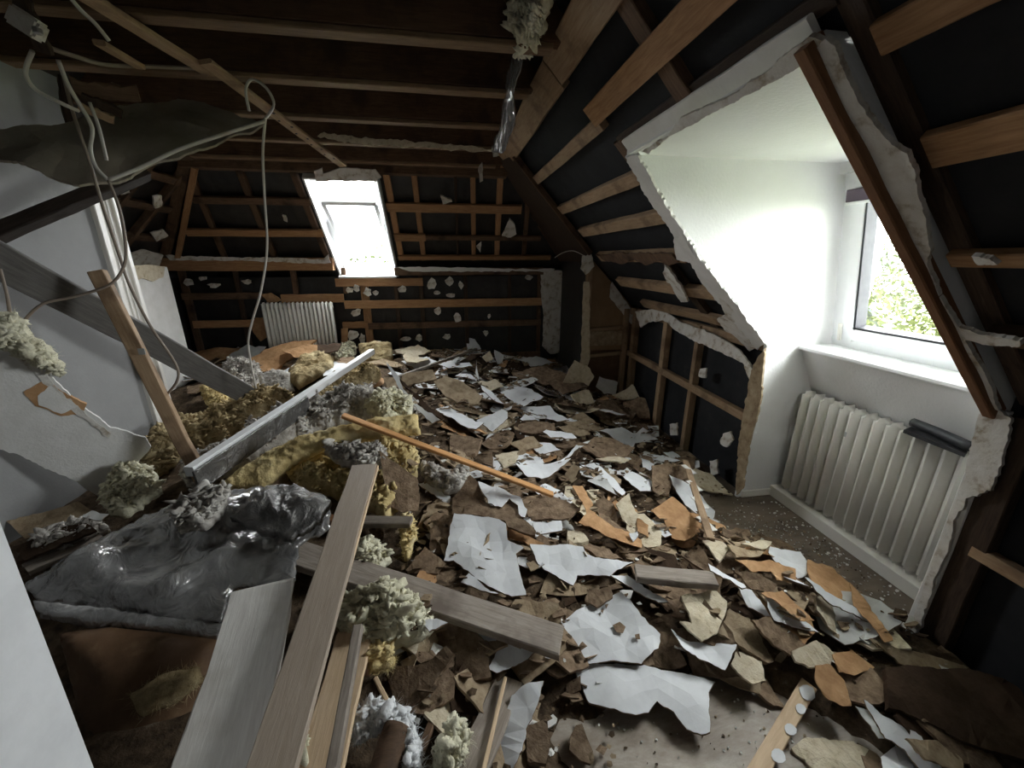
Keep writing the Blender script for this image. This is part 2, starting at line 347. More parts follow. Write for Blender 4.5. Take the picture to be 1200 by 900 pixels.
for poly, m_ in (([(745, 365), (775, 362), (800, 378), (820, 385), (845, 395), (868, 410), (884, 432), (880, 445), (872, 425), (845, 412), (815, 400), (790, 385), (778, 375), (760, 378), (752, 384)], 'plaster_torn'),
                 ([(884, 428), (898, 408), (893, 470), (880, 520), (872, 572), (864, 580), (866, 530), (872, 490), (878, 455)], 'mottled_tan'),
                 ([(849, 508), (858, 505), (861, 515), (853, 524), (846, 520)], 'plaster_torn'), ([(822, 432), (829, 431), (828, 443), (820, 441)], 'plaster_torn'),
                 ([(833, 540), (842, 538), (843, 555), (834, 557)], 'plaster_torn'), ([(786, 497), (795, 495), (795, 510), (787, 510)], 'plaster_torn')):
    slab_px('torn_plaster', poly, KN, .012, m_, wallR, amp=1.2, step=3)
for poly, m_ in (([(735, 182), (748, 178), (775, 225), (815, 290), (845, 330), (870, 362), (898, 400), (890, 408), (860, 375), (825, 330), (795, 280), (765, 235)], 'plaster_white'),
                 ([(789, 262), (798, 268), (818, 300), (812, 306), (794, 303)], 'plaster_white'),
                 ([(845, 345), (870, 370), (893, 402), (880, 410), (862, 392), (850, 385), (842, 372), (852, 368)], 'plaster_torn'),
                 ([(755, 175), (785, 158), (800, 135), (830, 122), (860, 108), (900, 82), (925, 60), (955, 38), (975, 45), (950, 62), (945, 72), (890, 102), (840, 128), (790, 155), (762, 178)], 'plaster_torn'),
                 ([(958, 55), (972, 40), (985, 50), (995, 75), (1010, 105), (1030, 140), (1050, 165), (1068, 175), (1078, 200), (1080, 225), (1090, 255), (1095, 290), (1090, 305), (1105, 340), (1125, 375), (1150, 420), (1165, 450), (1175, 478), (1160, 470), (1100, 350), (1030, 205), (985, 115)], 'plaster_torn'),
                 ([(1125, 378), (1150, 388), (1200, 395), (1200, 402), (1160, 400), (1135, 395)], 'plaster_torn'),
                 ([(1143, 296), (1165, 298), (1175, 305), (1150, 306)], 'plaster_torn'),
                 ([(780, 308), (800, 335), (808, 352), (800, 352), (778, 318)], 'plaster_torn'),
                 ([(700, 297), (740, 296), (790, 296), (797, 305), (785, 310), (775, 304), (760, 309), (745, 303), (730, 308), (712, 305)], 'wood_brown')):
    slab_px('torn_plaster', poly, (SR[0], SR[1]-.02), .014, m_, ceilR, amp=1.3, step=3, wav=.008)
slab_px('torn_plaster', [(1150, 485), (1166, 478), (1188, 490), (1178, 540), (1165, 575), (1140, 582), (1120, 610), (1112, 650), (1095, 690), (1082, 735), (1066, 745), (1085, 690), (1110, 620), (1135, 555)], KN, .014, 'plaster_torn', wallR, amp=2.4, step=4, wav=.006)
# --- corner box with plywood front, black return
boxw = empty('wall_corner_box', (1.45, 4.13, 0), 'boxed-out corner with a tan plywood front and timber frame', kind='structure')
slabquad('plywood_panel', [(1.45, 4.14, .62), (2.05, 4.14, .62), (2.05, 4.14, 1.05), (1.5, 4.14, 1.6), (1.45, 4.14, 1.6)], (0, .02, 0), 'plywood', boxw)
slabquad('plywood_panel', [(1.45, 4.145, 0), (2.05, 4.145, 0), (2.05, 4.145, .62), (1.45, 4.145, .62)], (0, .02, 0), 'roll_brown', boxw)
beam('post', (1.47, 4.1, 0), (1.47, 4.1, 1.56), .055, .06, (0, -1, 0), 'wood_tan', boxw)
beam('post', (1.92, 4.1, 0), (1.92, 4.1, 1.08), .05, .06, (0, -1, 0), 'wood_tan', boxw)
beam('rail', (1.5, 4.11, .86), (1.9, 4.11, .88), .035, .05, (0, -1, 0), 'wood_tan', boxw)
beam('rail', (1.5, 4.11, .57), (1.9, 4.11, .59), .04, .05, (0, -1, 0), 'wood_tan', boxw)
box('plank_panel', 1.5, 1.9, 4.115, 4.135, .68, .84, 'mottled_tan', boxw)
box('return_board', 1.455, 1.48, 4.13, 5.2, 0, 1.62, 'black_felt', boxw, 0)
slab_px('torn_plaster', [(717, 330), (730, 350), (745, 368), (745, 385), (735, 375), (722, 358), (714, 348)], ((0, 1, 0), 4.12), .015, 'plaster_torn', boxw)
slab_px('torn_plaster', [(682, 300), (692, 297), (696, 312), (686, 322), (680, 315)], ((0, 1, 0), 4.06), .015, 'plaster_torn', boxw)
slab_px('torn_plaster', [(680, 428), (684, 330), (690, 330), (691, 420), (686, 438)], ((0, 1, 0), 4.065), .01, 'cream_plaster', boxw)
# --- far wall and far slope: black felt with folds
def felt(name, x0, x1, u0, u1, fn, par):
    nx = max(2, int((x1-x0)/.03)); nu = max(2, int((u1-u0)/.07)); vs = []; fs = []
    for j in range(nu+1):
        for i in range(nx+1):
            x = x0+(x1-x0)*i/nx; u = u0+(u1-u0)*j/nu
            d = .012*noise.noise((x*9, u*1.2, 3))+.014*max(0, noise.noise((x*17+u, u*.9, 9)))
            vs.append(fn(x, u, d))
        if j: o = (j-1)*(nx+1); fs += [(o+i, o+i+1, o+nx+2+i, o+nx+1+i) for i in range(nx)]
    return put(name, mkmesh(name, vs, fs, 'black_felt', True), par)
wallF = empty('wall_far', (-.8, 5.15, 0), 'far knee wall of black felt crossed by orange-brown battens', kind='structure')
felt('felt', -3.4, 1.5, 0, 1.395, lambda x, u, d: (x, 5.17-d, u), wallF)
box('backing', -3.5, 2.1, 5.19, 5.5, 0, 1.385, 'black_board', wallF, 0)
ceilF = empty('ceiling_far', (-.8, 4.7, 1.9), 'far roof slope of black felt, rafters and battens around the skylight', kind='structure')
def fs_(x, u, d): return (x, 6.65+.075-u-d*.7, u-d*.7+.0)
for x0, x1, u0, u1 in ((-3.4, -1.29, 1.45, 2.7), (-.60, 2.0, 1.45, 2.7), (-1.29, -.60, 2.36, 2.7)):
    felt('felt', x0, x1, u0, u1, fs_, ceilF)
def FB(z, x, off): return (x, 6.65+off-z, z)
for x0, x1, z0, z1 in ((-3.5, -1.31, 1.3, 3.9), (-.58, 2.1, 1.3, 3.9), (-1.31, -.58, 1.3, 1.40), (-1.31, -.58, 2.36, 3.9)):
    slabquad('roof_board', [FB(z0, x0, .11), FB(z0, x1, .11), FB(z1, x1, .11), FB(z1, x0, .11)], (0, .03, .03), 'black_felt', ceilF)
NF = Vector((0, -1, -1)).normalized()
def fbat(z, x0, x1, wd, mat, th=.035, lift=.02, z2=None):
    a = Vector((x0, 6.65-z, z)); z2 = z if z2 is None else z2; b_ = Vector((x1, 6.65-z2, z2)); return beam('batten', a+NF*(lift-th/2), b_+NF*(lift-th/2), wd, th, NF, mat, ceilF)
fbat(2.14, -2.35, -1.30, .075, 'wood_brown'); fbat(1.865, -2.62, -1.28, .085, 'wood_orange')
fbat(2.11, -.58, .82, .10, 'wood_orange'); fbat(1.835, -.56, -.22, .09, 'wood_orange', lift=.025); fbat(1.835, -.22, 1.1, .06, 'wood_brown')
fbat(2.46, -2.3, .55, .08, 'wood_brown'); 
fbat(1.62, -.56, 1.28, .06, 'wood_orange')
def fraft(x0, x1, mat, wd=.05, za=2.45, zb=1.58, lift=0):
    return beam('rafter', Vector((x0, 6.65-za, za))+NF*(lift-.03), Vector((x1, 6.65-zb, zb))+NF*(lift-.03), wd, .05, NF, mat, ceilF)
for x0, x1, m_, w_ in ((-1.80, -1.93, 'wood_brown', .06), (-2.2, -2.45, 'wood_brown', .05), (-1.36, -1.36, 'wood_brown', .06), (-.53, -.53, 'wood_orange', .06), (-.27, -.27, 'wood_orange', .055), (.12, .14, 'wood_dark', .03), (.29, .33, 'wood_orange', .05), (.56, .61, 'wood_orange', .06), (.85, .95, 'wood_brown', .05)):
    fraft(x0, x1, m_, w_)
fraft(-2.1, -3.08, 'wood_brown', .09, 2.5, 1.56, .02); fraft(-2.14, -2.95, 'wood_orange', .05, 2.38, 1.56, .045)
beam('knee_beam', (-3.12, 5.08, 1.545), (-1.3, 5.08, 1.545), .14, .12, (0, -1, 0), 'wood_orange', wallF)
beam('knee_beam', (-.62, 5.09, 1.455), (1.2, 5.09, 1.455), .09, .1, (0, -1, 0), 'wood_brown', wallF)
beam('batten', (-1.32, 5.12, 1.33), (-.3, 5.12, 1.33), .095, .035, (0, -1, 0), 'wood_orange', wallF)
for z, x0, x1, wd, m_ in ((1.19, -3.0, -2.15, .075, 'wood_brown'), (1.15, -1.95, -1.25, .10, 'wood_orange'), (1.07, -1.25, 1.2, .10, 'wood_orange'), (.87, -2.95, -2.2, .085, 'wood_orange'), (.82, -1.3, -1.0, .085, 'wood_orange'), (.80, -1.0, 1.2, .08, 'wood_brown'), (.36, -2.9, 1.2, .09, 'wood_brown')):
    beam('batten', (x0, 5.12, z), (x1, 5.12, z), wd, .035, (0, -1, 0), m_, wallF)
for x, z0, z1, wd, m_ in ((-1.0, 0, 1.36, .09, 'wood_orange'), (-1.78, .9, 1.48, .06, 'wood_brown'), (-1.22, 1.2, 1.5, .05, 'wood_brown'), (-.63, 0, 1.4, .05, 'wood_dark'), (-.33, 0, 1.4, .05, 'wood_dark'), (.22, 0, 1.42, .05, 'wood_dark'), (.78, 0, 1.42, .04, 'wood_dark'), (1.17, 0, 1.42, .05, 'wood_brown'), (-2.4, 0, 1.48, .05, 'wood_dark'), (-2.95, 0, 1.48, .07, 'wood_brown')):
    beam('stud', (x, 5.135, z0), (x, 5.135, z1), wd, .04, (0, -1, 0), m_, wallF)
FW = ((0, 1, 0), 5.09); FQ = ((0, 1, 0), 5.02)
slab_px('torn_plaster', [(633, 318), (658, 317), (660, 345), (657, 380), (656, 412), (645, 415), (635, 405), (637, 370), (634, 345)], FW, .012, 'plaster_torn', wallF, amp=.8)
slab_px('torn_plaster', [(300, 372), (313, 372), (313, 352), (306, 345), (318, 343), (330, 352), (314, 356), (314, 395), (306, 400), (292, 382)], FW, .012, 'kraft', wallF)
slab_px('torn_plaster', [(400, 385), (408, 384), (407, 405), (400, 407)], FW, .012, 'kraft', wallF)
slab_px('torn_plaster', [(466, 313), (520, 313), (600, 315), (650, 315), (648, 318), (560, 318), (480, 318)], FQ, .015, 'plaster_white', wallF)
slab_px('torn_plaster', [(195, 299), (260, 301), (330, 302), (378, 304), (385, 298), (388, 308), (380, 309), (300, 306), (200, 305)], ((0, 1, 0), 5.0), .015, 'plaster_torn', wallF)
for poly in ([(376, 204), (398, 196), (440, 198), (447, 207), (440, 212), (400, 211), (380, 212)], [(368, 200), (378, 196), (380, 212), (371, 212)]):
    slab_px('torn_plaster', poly, ((0, 1, 1), 6.58), .012, 'plaster_torn', ceilF)
for poly in ([(516, 228), (528, 232), (530, 235), (519, 238)], [(588, 275), (597, 255), (603, 262), (605, 273), (598, 277)], [(331, 251), (335, 252), (337, 259), (333, 257)], [(558, 288), (564, 283), (563, 295)], [(178, 230), (187, 229), (188, 236), (185, 242), (178, 237)]):
    slab_px('plaster_dab', poly, ((0, 1, 1), 6.62), .02, 'plaster_torn', ceilF, amp=.8, step=3)
for cx, cy, rx, ry in ((222, 330, 6, 5), (238, 326, 5, 3), (252, 334, 8, 3), (290, 330, 7, 3), (410, 340, 4, 4), (418, 338, 4, 5), (431, 342, 5, 6), (440, 343, 4, 3), (471, 339, 5, 4), (505, 333, 6, 7), (512, 343, 4, 3), (526, 330, 6, 6), (528, 346, 7, 3), (540, 334, 3, 5), (513, 364, 4, 5), (536, 372, 5, 6), (418, 366, 6, 5), (475, 397, 6, 3), (491, 396, 4, 4), (524, 394, 5, 4), (573, 370, 2, 3), (569, 390, 3, 4), (620, 325, 5, 3), (413, 392, 7, 7), (425, 398, 4, 8), (443, 402, 5, 4)):
    n_ = 9; slab_px('plaster_dab', [(cx+rx*random.uniform(.6, 1.2)*math.cos(6.283*i/n_), cy+ry*random.uniform(.6, 1.2)*math.sin(6.283*i/n_)) for i in range(n_)], FW, .018, 'plaster_torn', wallF, amp=.5, step=3)
# --- left side: slope, outer wall, remaining white board, partition wall with casing
ceilL = empty('ceiling_left', (-2.7, 3.8, 2), 'left roof slope of black boards and brown battens', kind='structure')
def Lp(z, y, off=.06): return (z-4.64-off, y, z)
slabquad('roof_board', [Lp(1.2, -2.2), Lp(1.2, 5.3), Lp(3.93, 5.3), Lp(3.93, -2.2)], (-.03, 0, .03), 'black_felt', ceilL)
NL = Vector((1, 0, -1)).normalized()
for z, y0, y1, m_, wd in ((2.27, 2.6, 4.5, 'wood_brown', .07), (2.05, 2.6, 4.55, 'wood_brown', .07), (1.8, 2.6, 4.8, 'wood_brown', .07), (1.56, 2.6, 5.0, 'wood_brown', .1)):
    beam('batten', Vector((z-4.64, y0, z)), Vector((z-4.64, y1, z)), wd, .04, NL, m_, ceilL)
for y in (3.4, 3.95, 4.35):
    beam('rafter', Vector((1.5-4.64, y, 1.5)), Vector((2.5-4.64, y, 2.5)), .05, .06, NL, 'wood_brown', ceilL)
SLq = (SL[0], SL[1]-.05)
for poly in ([(178, 229), (188, 228), (188, 240), (180, 243)], [(136, 215), (146, 212), (150, 224), (140, 227)], [(175, 272), (190, 268), (196, 275), (182, 282)], [(150, 296), (165, 292), (190, 298), (185, 312), (160, 318), (148, 312)]):
    slab_px('torn_plaster', poly, SLq, .015, 'plaster_torn', ceilL)
box('wall_left_outer', -3.55, -3.5, -2.2, 5.3, 0, 1.3, 'black_board', bev=0, label='dark outer wall behind the left knee wall', **ST)
lk = empty('wall_left_knee', (-2.6, 3.7, 0), 'remaining white board of the left knee wall with a torn top', kind='structure')
box('white_board', -2.63, -2.6, 3.02, 4.33, 0, 1.53, 'plaster_white', lk, .002)
slab_px('torn_plaster', [(150, 312), (172, 310), (192, 312), (190, 325), (178, 330), (165, 326), (155, 332)], ((1, 0, 0), -2.59), .01, 'cream_plaster', lk)
wl = box('wall_left', -2.1, -2.0, -2.2, 2.84, 0, 2.52, 'wall_grey', label='grey plastered partition wall behind the hanging board', bev=0, **ST)
tr1 = empty('trim_1', (-2.0, 2.9, 0), 'white moulded door casing at the end of the grey wall', kind='structure')
for y0, y1, x1, nm in ((2.80, 2.83, -1.975, 'bead'), (2.83, 2.94, -1.985, 'casing_board'), (2.865, 2.875, -1.978, 'bead'), (2.90, 2.912, -1.978, 'bead'), (2.94, 2.975, -1.97, 'bead')):
    box(nm, -2.1, x1, y0, y1, 0, 2.08, 'radiator_paint', tr1, .004)
# --- closed near gable wall, plaster ceiling over the near part
g = empty('wall_near', (-.5, -2.15, 0), 'white near gable wall behind the viewpoint', kind='structure')
for x0, x1, z0, z1 in ((-3.6, 2.1, 0, 3.0), (-2.6, 1.2, 3.0, 3.95)):
    box('gable_panel', x0, x1, -2.2, -2.1, z0, z1, 'woodchip_white', g, 0)
ceilg = empty('ceiling', (-.7, 2, 2.5), 'open ceiling of dark sawn joists with the lining torn away', kind='structure')
box('ceiling_board', -2.0, .6, -2.1, .7, 2.5, 2.53, 'woodchip_white', ceilg, 0)
for y, z0, m_ in ((.95, 2.5, 'wood_joist'), (1.5, 2.5, 'wood_joist'), (2.04, 2.49, 'wood_joist'), (2.58, 2.5, 'wood_joist'), (3.17, 2.5, 'wood_joist'), (3.72, 2.49, 'wood_joist'), (4.17, 2.45, 'wood_joist')):
    beam('joist', (-2.2, y, z0+.10), (.56, y, z0+.10), .07, .2, (0, 0, 1), m_, ceilg, rough=.02)
    beam('lath', (-2.1, y-.005, z0-.014), (.5, y+.005, z0-.014), .075, .024, (0, 0, 1), 'wood_mid', ceilg)
for y, z in ((4.28, 2.40),):
    beam('tie_beam', (-2.25, y, z), (.62, y, z), .08, .12, (0, -1, 0), 'wood_brown', ceilg)
for x in (-1.5, -.9, -.35, .15): beam('attic_strut', (x, 2.3, 2.75), (x-.1, 5.0-.6, 2.75), .05, .08, (0, 0, 1), 'wood_brown', ceilg)
# torn edge at the ceiling line: foil strip and paper flaps, dirty batten
slab_px('torn_foil', [(600, 60), (608, 70), (604, 110), (600, 150), (590, 180), (576, 178), (585, 150), (592, 110)], ((1, 0, 0), .37), .004, 'foil', ceilg, wav=.03)
slab_px('torn_paper', [(575, 172), (592, 168), (590, 180), (578, 184)], ((0, 1, 0), 4.05), .006, 'plaster_torn', ceilg)
slab_px('torn_paper', [(372, 160), (380, 155), (420, 162), (470, 165), (540, 170), (578, 175), (578, 178), (520, 175), (480, 172), (440, 170), (400, 166)], ((0, 1, 0), 3.68), .006, 'cream_plaster', ceilg, amp=1.6)
slab_px('torn_paper', [(565, 190), (566, 212), (562, 214), (561, 195)], ((0, 1, 0), 4.0), .004, 'plaster_torn', ceilg)

# ================================================================== DORMER
DY0, DY1, DZ, DX = 1.057, 2.132, 2.105, .934
prof = [(DX, DZ), (1.951, 1.088), (1.951, 0), (2.6, 0), (2.6, DZ)]
slabquad('wall_dormer_far', [(x, DY1, z) for x, z in prof], (0, .025, 0), 'woodchip_white', label='white textured far cheek wall of the dormer', **ST)
slabquad('wall_dormer_near', [(x, DY0, z) for x, z in prof], (0, -.025, 0), 'woodchip_white', label='white near cheek wall of the dormer', **ST)
box('ceiling_dormer', DX, 2.6, DY0-.02, DY1+.02, DZ, DZ+.025, 'woodchip_white', label='white textured dormer ceiling', bev=0, **ST)
for x0, x1, z0, z1 in ((1.98, 2.6, 0, DZ),):
    for y in (DY0-.03-.025, DY1+.03): box('roof_cheek_backing', x0, x1, y, y+.025, z0, z1+.04, 'black_board', bev=0, label='black backing board outside the dormer cheek', **ST)
# trims round the opening
t2 = empty('trim_2', (1.4, DY0, 1.5), 'brown timber edge strip along the near dormer cheek', kind='structure')
beam('edge_strip', (DX-.035, DY0-.012, DZ), (1.94, DY0-.012, 1.07), .036, .06, (-1, 0, -1), 'trim_brown', t2, rough=.02)
t3 = empty('trim_3', (1.95, DY0, .5), 'scuffed white corner edge below the brown strip', kind='structure')
beam('corner_bead', (1.955, DY0-.02, 0), (1.955, DY0-.02, 1.08), .05, .025, (-1, 0, 0), 'plaster_white', t3, rough=.1)
t4 = empty('trim_4', (1.95, DY1, .5), 'white corner bead of the far dormer cheek', kind='structure')
beam('corner_bead', (1.952, DY1+.012, 0), (1.952, DY1+.012, 1.088), .03, .02, (-1, 0, 0), 'plaster_white', t4, rough=.05)
beam('corner_bead', (1.952, DY1+.014, 1.088), (DX, DY1+.014, DZ), .03, .02, (-1, 0, -1), 'plaster_white', t4, rough=.05)
t5 = empty('trim_5', (.93, 1.6, DZ), 'white boxed edge along the dormer head', kind='structure')
beam('head_edge', (DX-.005, DY0, DZ+.03), (DX-.005, DY1, DZ+.03), .09, .02, (-1, 0, -1), 'plaster_white', t5, rough=.06)
# window wall leans out at the foot
def WX(z): return 2.19+(2.05-z)*.189
ww = empty('wall_dormer_front', (2.3, 1.6, 0), 'white dormer front wall below and around the window', kind='structure')
slabquad('apron', [(2.20, DY0, 1.05), (2.20, DY1, 1.05), (2.345, DY1, .76), (2.345, DY0, .76)], (.12, 0, .03), 'woodchip_white', ww)
box('lower_panel', 2.345, 2.47, DY0, DY1, 0, .8, 'woodchip_white', ww, 0)
box('outer_panel', 2.47, 2.55, DY0-.02, DY1+.02, 0, 1.1, 'woodchip_white', ww, 0)
slabquad('head', [(WX(2.05)-.005, DY0, 2.05), (WX(2.05)-.005, DY1, 2.05), (WX(2.12)-.005, DY1, 2.12), (WX(2.12)-.005, DY0, 2.12)], (.4, 0, 0), 'woodchip_white', ww)
box('window_sill', 2.165, 2.5, DY0+.005, DY1-.004, 1.055, 1.085, 'window_pvc', ww, .008)
box('baseboard_dormer', 2.19, 2.345, DY0, DY1, 0, .075, 'radiator_paint', label='painted plinth under the dormer radiator', **ST)
box('baseboard_far', 1.97, 2.2, DY1-.014, DY1, 0, .05, 'radiator_paint', label='low skirting on the far dormer cheek', **ST)
win = empty('window_1', (2.3, 1.6, 1.09), 'white plastic dormer window with a roller blind at its head', kind='structure')
def wbar(nm, y0, z0, y1, z1, wd, th, mat, off=0, par=win):
    a = Vector((WX(z0)+off, y0, z0)); b_ = Vector((WX(z1)+off, y1, z1)); n = Vector((-1, 0, -.189)).normalized()
    return beam(nm, a, b_, wd, th, n, mat, par, rough=0)
wz0, wz1, wy0, wy1 = 1.085, 2.055, DY0+.01, DY1-.01
fo = .06
for a in ((wy1-.035, wz0, wy1-.035, wz1), (wy0+.035, wz0, wy0+.035, wz1)): wbar('window_frame', *a, .07, .07, 'window_pvc', fo)
for a in ((wy0, wz0+.03, wy1, wz0+.03), (wy0, wz1-.03, wy1, wz1-.03)): wbar('window_frame', *a, .06, .07, 'window_pvc', fo)
sash = empty('sash', (2.3, 1.6, 1.2)); sash.parent = win; sash.matrix_parent_inverse = wmat(win).inverted()
for a in ((wy1-.105, wz0+.05, wy1-.105, wz1-.05), (wy0+.105, wz0+.05, wy0+.105, wz1-.05)): wbar('sash_bar', *a, .07, .07, 'window_pvc', fo-.015, sash)
for a in ((wy0+.07, wz0+.09, wy1-.07, wz0+.09), (wy0+.07, wz1-.09, wy1-.07, wz1-.09)): wbar('sash_bar', *a, .07, .07, 'window_pvc', fo-.015, sash)
for a in ((wy1-.147, wz0+.12, wy1-.147, wz1-.12), (wy0+.147, wz0+.12, wy0+.147, wz1-.12)): wbar('gasket', *a, .012, .075, 'gasket', fo-.012, sash)
wbar('gasket', wy0+.14, wz0+.13, wy1-.14, wz0+.13, .012, .075, 'gasket', fo-.012, sash)
gz0, gz1 = wz0+.12, wz1-.12
slabquad('pane', [(WX(gz0)+fo, wy0+.14, gz0), (WX(gz0)+fo, wy1-.14, gz0), (WX(gz1)+fo, wy1-.14, gz1), (WX(gz1)+fo, wy0+.14, gz1)], (.006, 0, .001), 'glass', sash)
wbar('hinge_cover', wy1-.07, wz0+.04, wy1-.07, wz0+.14, .02, .02, 'radiator_paint', fo-.06)
blind = wbar('roller_blind', wy0+.08, wz1-.125, wy1-.06, wz1-.125, .065, .035, 'purple_blind', fo-.07)
wbar('blind_rail', wy0+.08, wz1-.163, wy1-.06, wz1-.163, .015, .037, 'window_pvc', fo-.07, blind)
# scuffs on the far cheek
for poly in ([(868, 294), (874, 288), (878, 284), (877, 290), (871, 296)], [(874, 300), (882, 297), (880, 302)], [(900, 301), (912, 297), (908, 302)]):
    slab_px('scuff', poly, ((0, 1, 0), DY1-.001), .0008, 'grey_paper', bpy.data.objects['wall_dormer_far'])
# --- skylight in the far slope
sky = empty('window_2', (-.95, 4.9, 1.75), 'white roof window in the far slope, its sash tilted open', kind='structure')
def sp(x, z, off): return Vector((x, 6.65-z, z))-NF*off
def sbar(nm, x0, z0, x1, z1, wd, th, off, mat='window_pvc', par=sky): return beam(nm, sp(x0, z0, off), sp(x1, z1, off), wd, th, NF, mat, par, rough=0)
X0, X1 = -1.27, -.61
for x in (X0, X1): sbar('lining', x, 1.40, x, 2.34, .02, .17, .04)
sbar('lining', X0, 2.335, X1, 2.335, .02, .17, .04)
slabquad('lining', [(X0, 5.08, 1.40), (X1, 5.08, 1.40), (X1, 5.31, 1.515), (X0, 5.31, 1.515)], (0, .01, -.02), 'window_pvc', sky)
for x in (X0+.035, X1-.035): sbar('frame_bar', x, 1.43, x, 2.33, .06, .06, .14)
for z in (1.415, 2.30): sbar('frame_bar', X0, z, X1, z, .06, .06, .14)
sa = empty('sash', sp(-.94, 1.9, .14)); sa.parent = sky; sa.matrix_parent_inverse = wmat(sky).inverted()
piv = Vector((-.93, 6.65-1.86, 1.86))-NF*.10; ang = math.radians(15); up = Vector((0, -1, 1)).normalized()
up2 = (up*math.cos(ang)+NF*math.sin(ang)).normalized(); nn = Vector((1, 0, 0)).cross(up2)
def sq(x, u): return piv+up2*u+Vector((x, 0, 0))
for u in (.42, -.50): beam('sash_bar', sq(-.26, u), sq(.26, u), .055, .05, nn, 'window_pvc', sa, rough=0)
for x in (-.25, .25): beam('sash_bar', sq(x, -.5), sq(x, .42), .045, .05, nn, 'window_pvc', sa, rough=0)
slabquad('pane', [sq(-.24, -.48), sq(.24, -.48), sq(.24, .40), sq(-.24, .40)], nn*.006, 'glass', sa)

# ================================================================== RADIATORS
def radiator(name, label, n, pitch, hgt, dep, M, valve=True):
    """column radiator: local x along, y towards the room, z up"""
    root = bpy.data.objects.new(name, None); C.objects.link(root); root.matrix_basis = M; root.empty_display_size = .05
    root['label'] = label; root['category'] = 'radiator'
    bm = bmesh.new(); bmesh.ops.create_cube(bm, size=1)
    for v in bm.verts: v.co = Vector((v.co.x*pitch*.74, v.co.y*dep, v.co.z*hgt))
    bmesh.ops.bevel(bm, geom=list(bm.edges), offset=pitch*.33, segments=3, affect='EDGES')
    me = bpy.data.meshes.new('section'); bm.to_mesh(me); bm.free(); me.materials.append(MATS['radiator_paint']); me.polygons.foreach_set('use_smooth', [True]*len(me.polygons))
    for i in range(n):
        put('section', me, root, M @ Matrix.Translation(((i+.5)*pitch, dep/2, hgt/2)))
    L = n*pitch
    for z in (.07, hgt-.07):
        o = tube('header_pipe', [(0, 0, 0), (L*.5, 0, 0), (L, 0, 0)], .022, 'radiator_paint', None, 8, 1)
        o.parent = root; o.matrix_parent_inverse = Matrix.Identity(4); o.matrix_basis = Matrix.Translation((L/2, dep/2, z))
    return root
Mr = Matrix.Translation((2.33, DY0+.14, .08)) @ Matrix.Rotation(math.radians(90), 4, 'Z')
rad = radiator('radiator', 'large cream column radiator under the dormer window sill', 14, .0645, .71, .115, Mr)
lbl = boxmesh('badge', .012, .004, .03, 'steel', .001)
put('badge', lbl, rad, Mr @ Matrix.Translation((.0645*8.5, .117, .56)))
Mf = Matrix.Translation((-1.36, 5.07, .42)) @ Matrix.Rotation(math.radians(180), 4, 'Z')
rad2 = radiator('radiator', 'small white column radiator on the black felt far wall', 17, .046, .70, .09, Mf)
for x in (.08, .7): put('bracket', boxmesh('bracket', .03, .05, .03, 'steel', .002), rad2, Mf @ Matrix.Translation((x, -.02, .6)))
# dark folded rubber sheet and rolled tube lying on the dormer radiator
tube('rubber_tube', [at(1070, 495, Z=.835), at(1100, 507, Z=.835), at(1138, 524, Z=.835)], .022, 'dark_rubber', None, 10, 4, label='rolled dark grey rubber tube lying on the dormer radiator', cat='tube')
slab_px('rubber_sheet', [(1058, 507), (1068, 503), (1100, 512), (1135, 528), (1130, 536), (1095, 522)], ((0, 0, 1), .795), .016, 'dark_rubber', clean=True, label='flat folded dark rubber sheet under the tube on the dormer radiator', cat='rubber sheet')

# ================================================================== DEBRIS HEAP
CP = [(-3.2, 5, .45), (-2.3, 5, .50), (-1.5, 5, .48), (-.6, 5, .50), (.2, 5, .46), (.9, 5, .34), (1.4, 5, .3), (-3, 4, .42), (-2, 4, .48), (-1, 4, .55), (0, 4, .40), (.7, 4, .3), (1.2, 4, .2), (1.6, 3.9, .16), (1.9, 4, .14),
      (-2.6, 3, .35), (-1.7, 3, .45), (-1, 3, .52), (-.3, 3, .44), (.3, 3, .30), (.9, 3, .2), (1.5, 3, .1), (1.93, 3, .06), (-1.9, 2.2, .42), (-1.3, 2.2, .45), (-.8, 2.2, .48), (-.3, 2.2, .40), (.3, 2.2, .25), (.8, 2.2, .18), (1.3, 2.2, .10), (1.7, 2.2, .03), (1.95, 2.3, .02), (2.2, 2, 0), (2.2, 1.2, 0), (1.85, 1.5, 0), (1.7, 1.9, 0),
      (-1.9, 1.5, .42), (-1.2, 1.5, .40), (-.7, 1.5, .38), (-.2, 1.6, .28), (.3, 1.6, .2), (.8, 1.6, .14), (1.2, 1.6, .12), (1.5, 1.45, .12), (1.62, 1.2, .12), (1.3, 1.15, .12), (1, 1.25, .07), (.7, 1.15, .05), (.35, 1.2, .1), (0, 1.25, .2), (-.4, 1.2, .28), (-1.2, .9, .3), (-.7, .7, .3), (-.2, .8, .2), (.1, .8, .1), (.35, .9, .02), (.7, .9, 0), (1, .9, 0), (1.2, .7, 0), (.6, .6, 0), (1.5, .9, .08), (1.8, .95, .1), (1.9, .6, .08), (1.5, .4, 0), (.5, 0, 0), (1, -1, 0), (-1, -.5, .0), (-.3, .2, 0), (-1.9, .3, .1), (-.8, 0, .05)]
CPX = np.array([c[:2] for c in CP]); CPZ = np.array([c[2] for c in CP])
GX0, GY0, GS, GN = -3.5, -.6, .02, (290, 292)
gxs = GX0+GS*np.arange(GN[0]); gys = GY0+GS*np.arange(GN[1])
GG = np.stack(np.meshgrid(gxs, gys, indexing='ij'), -1)
hm = np.zeros(GN)
num = np.zeros(GN); den = np.zeros(GN)
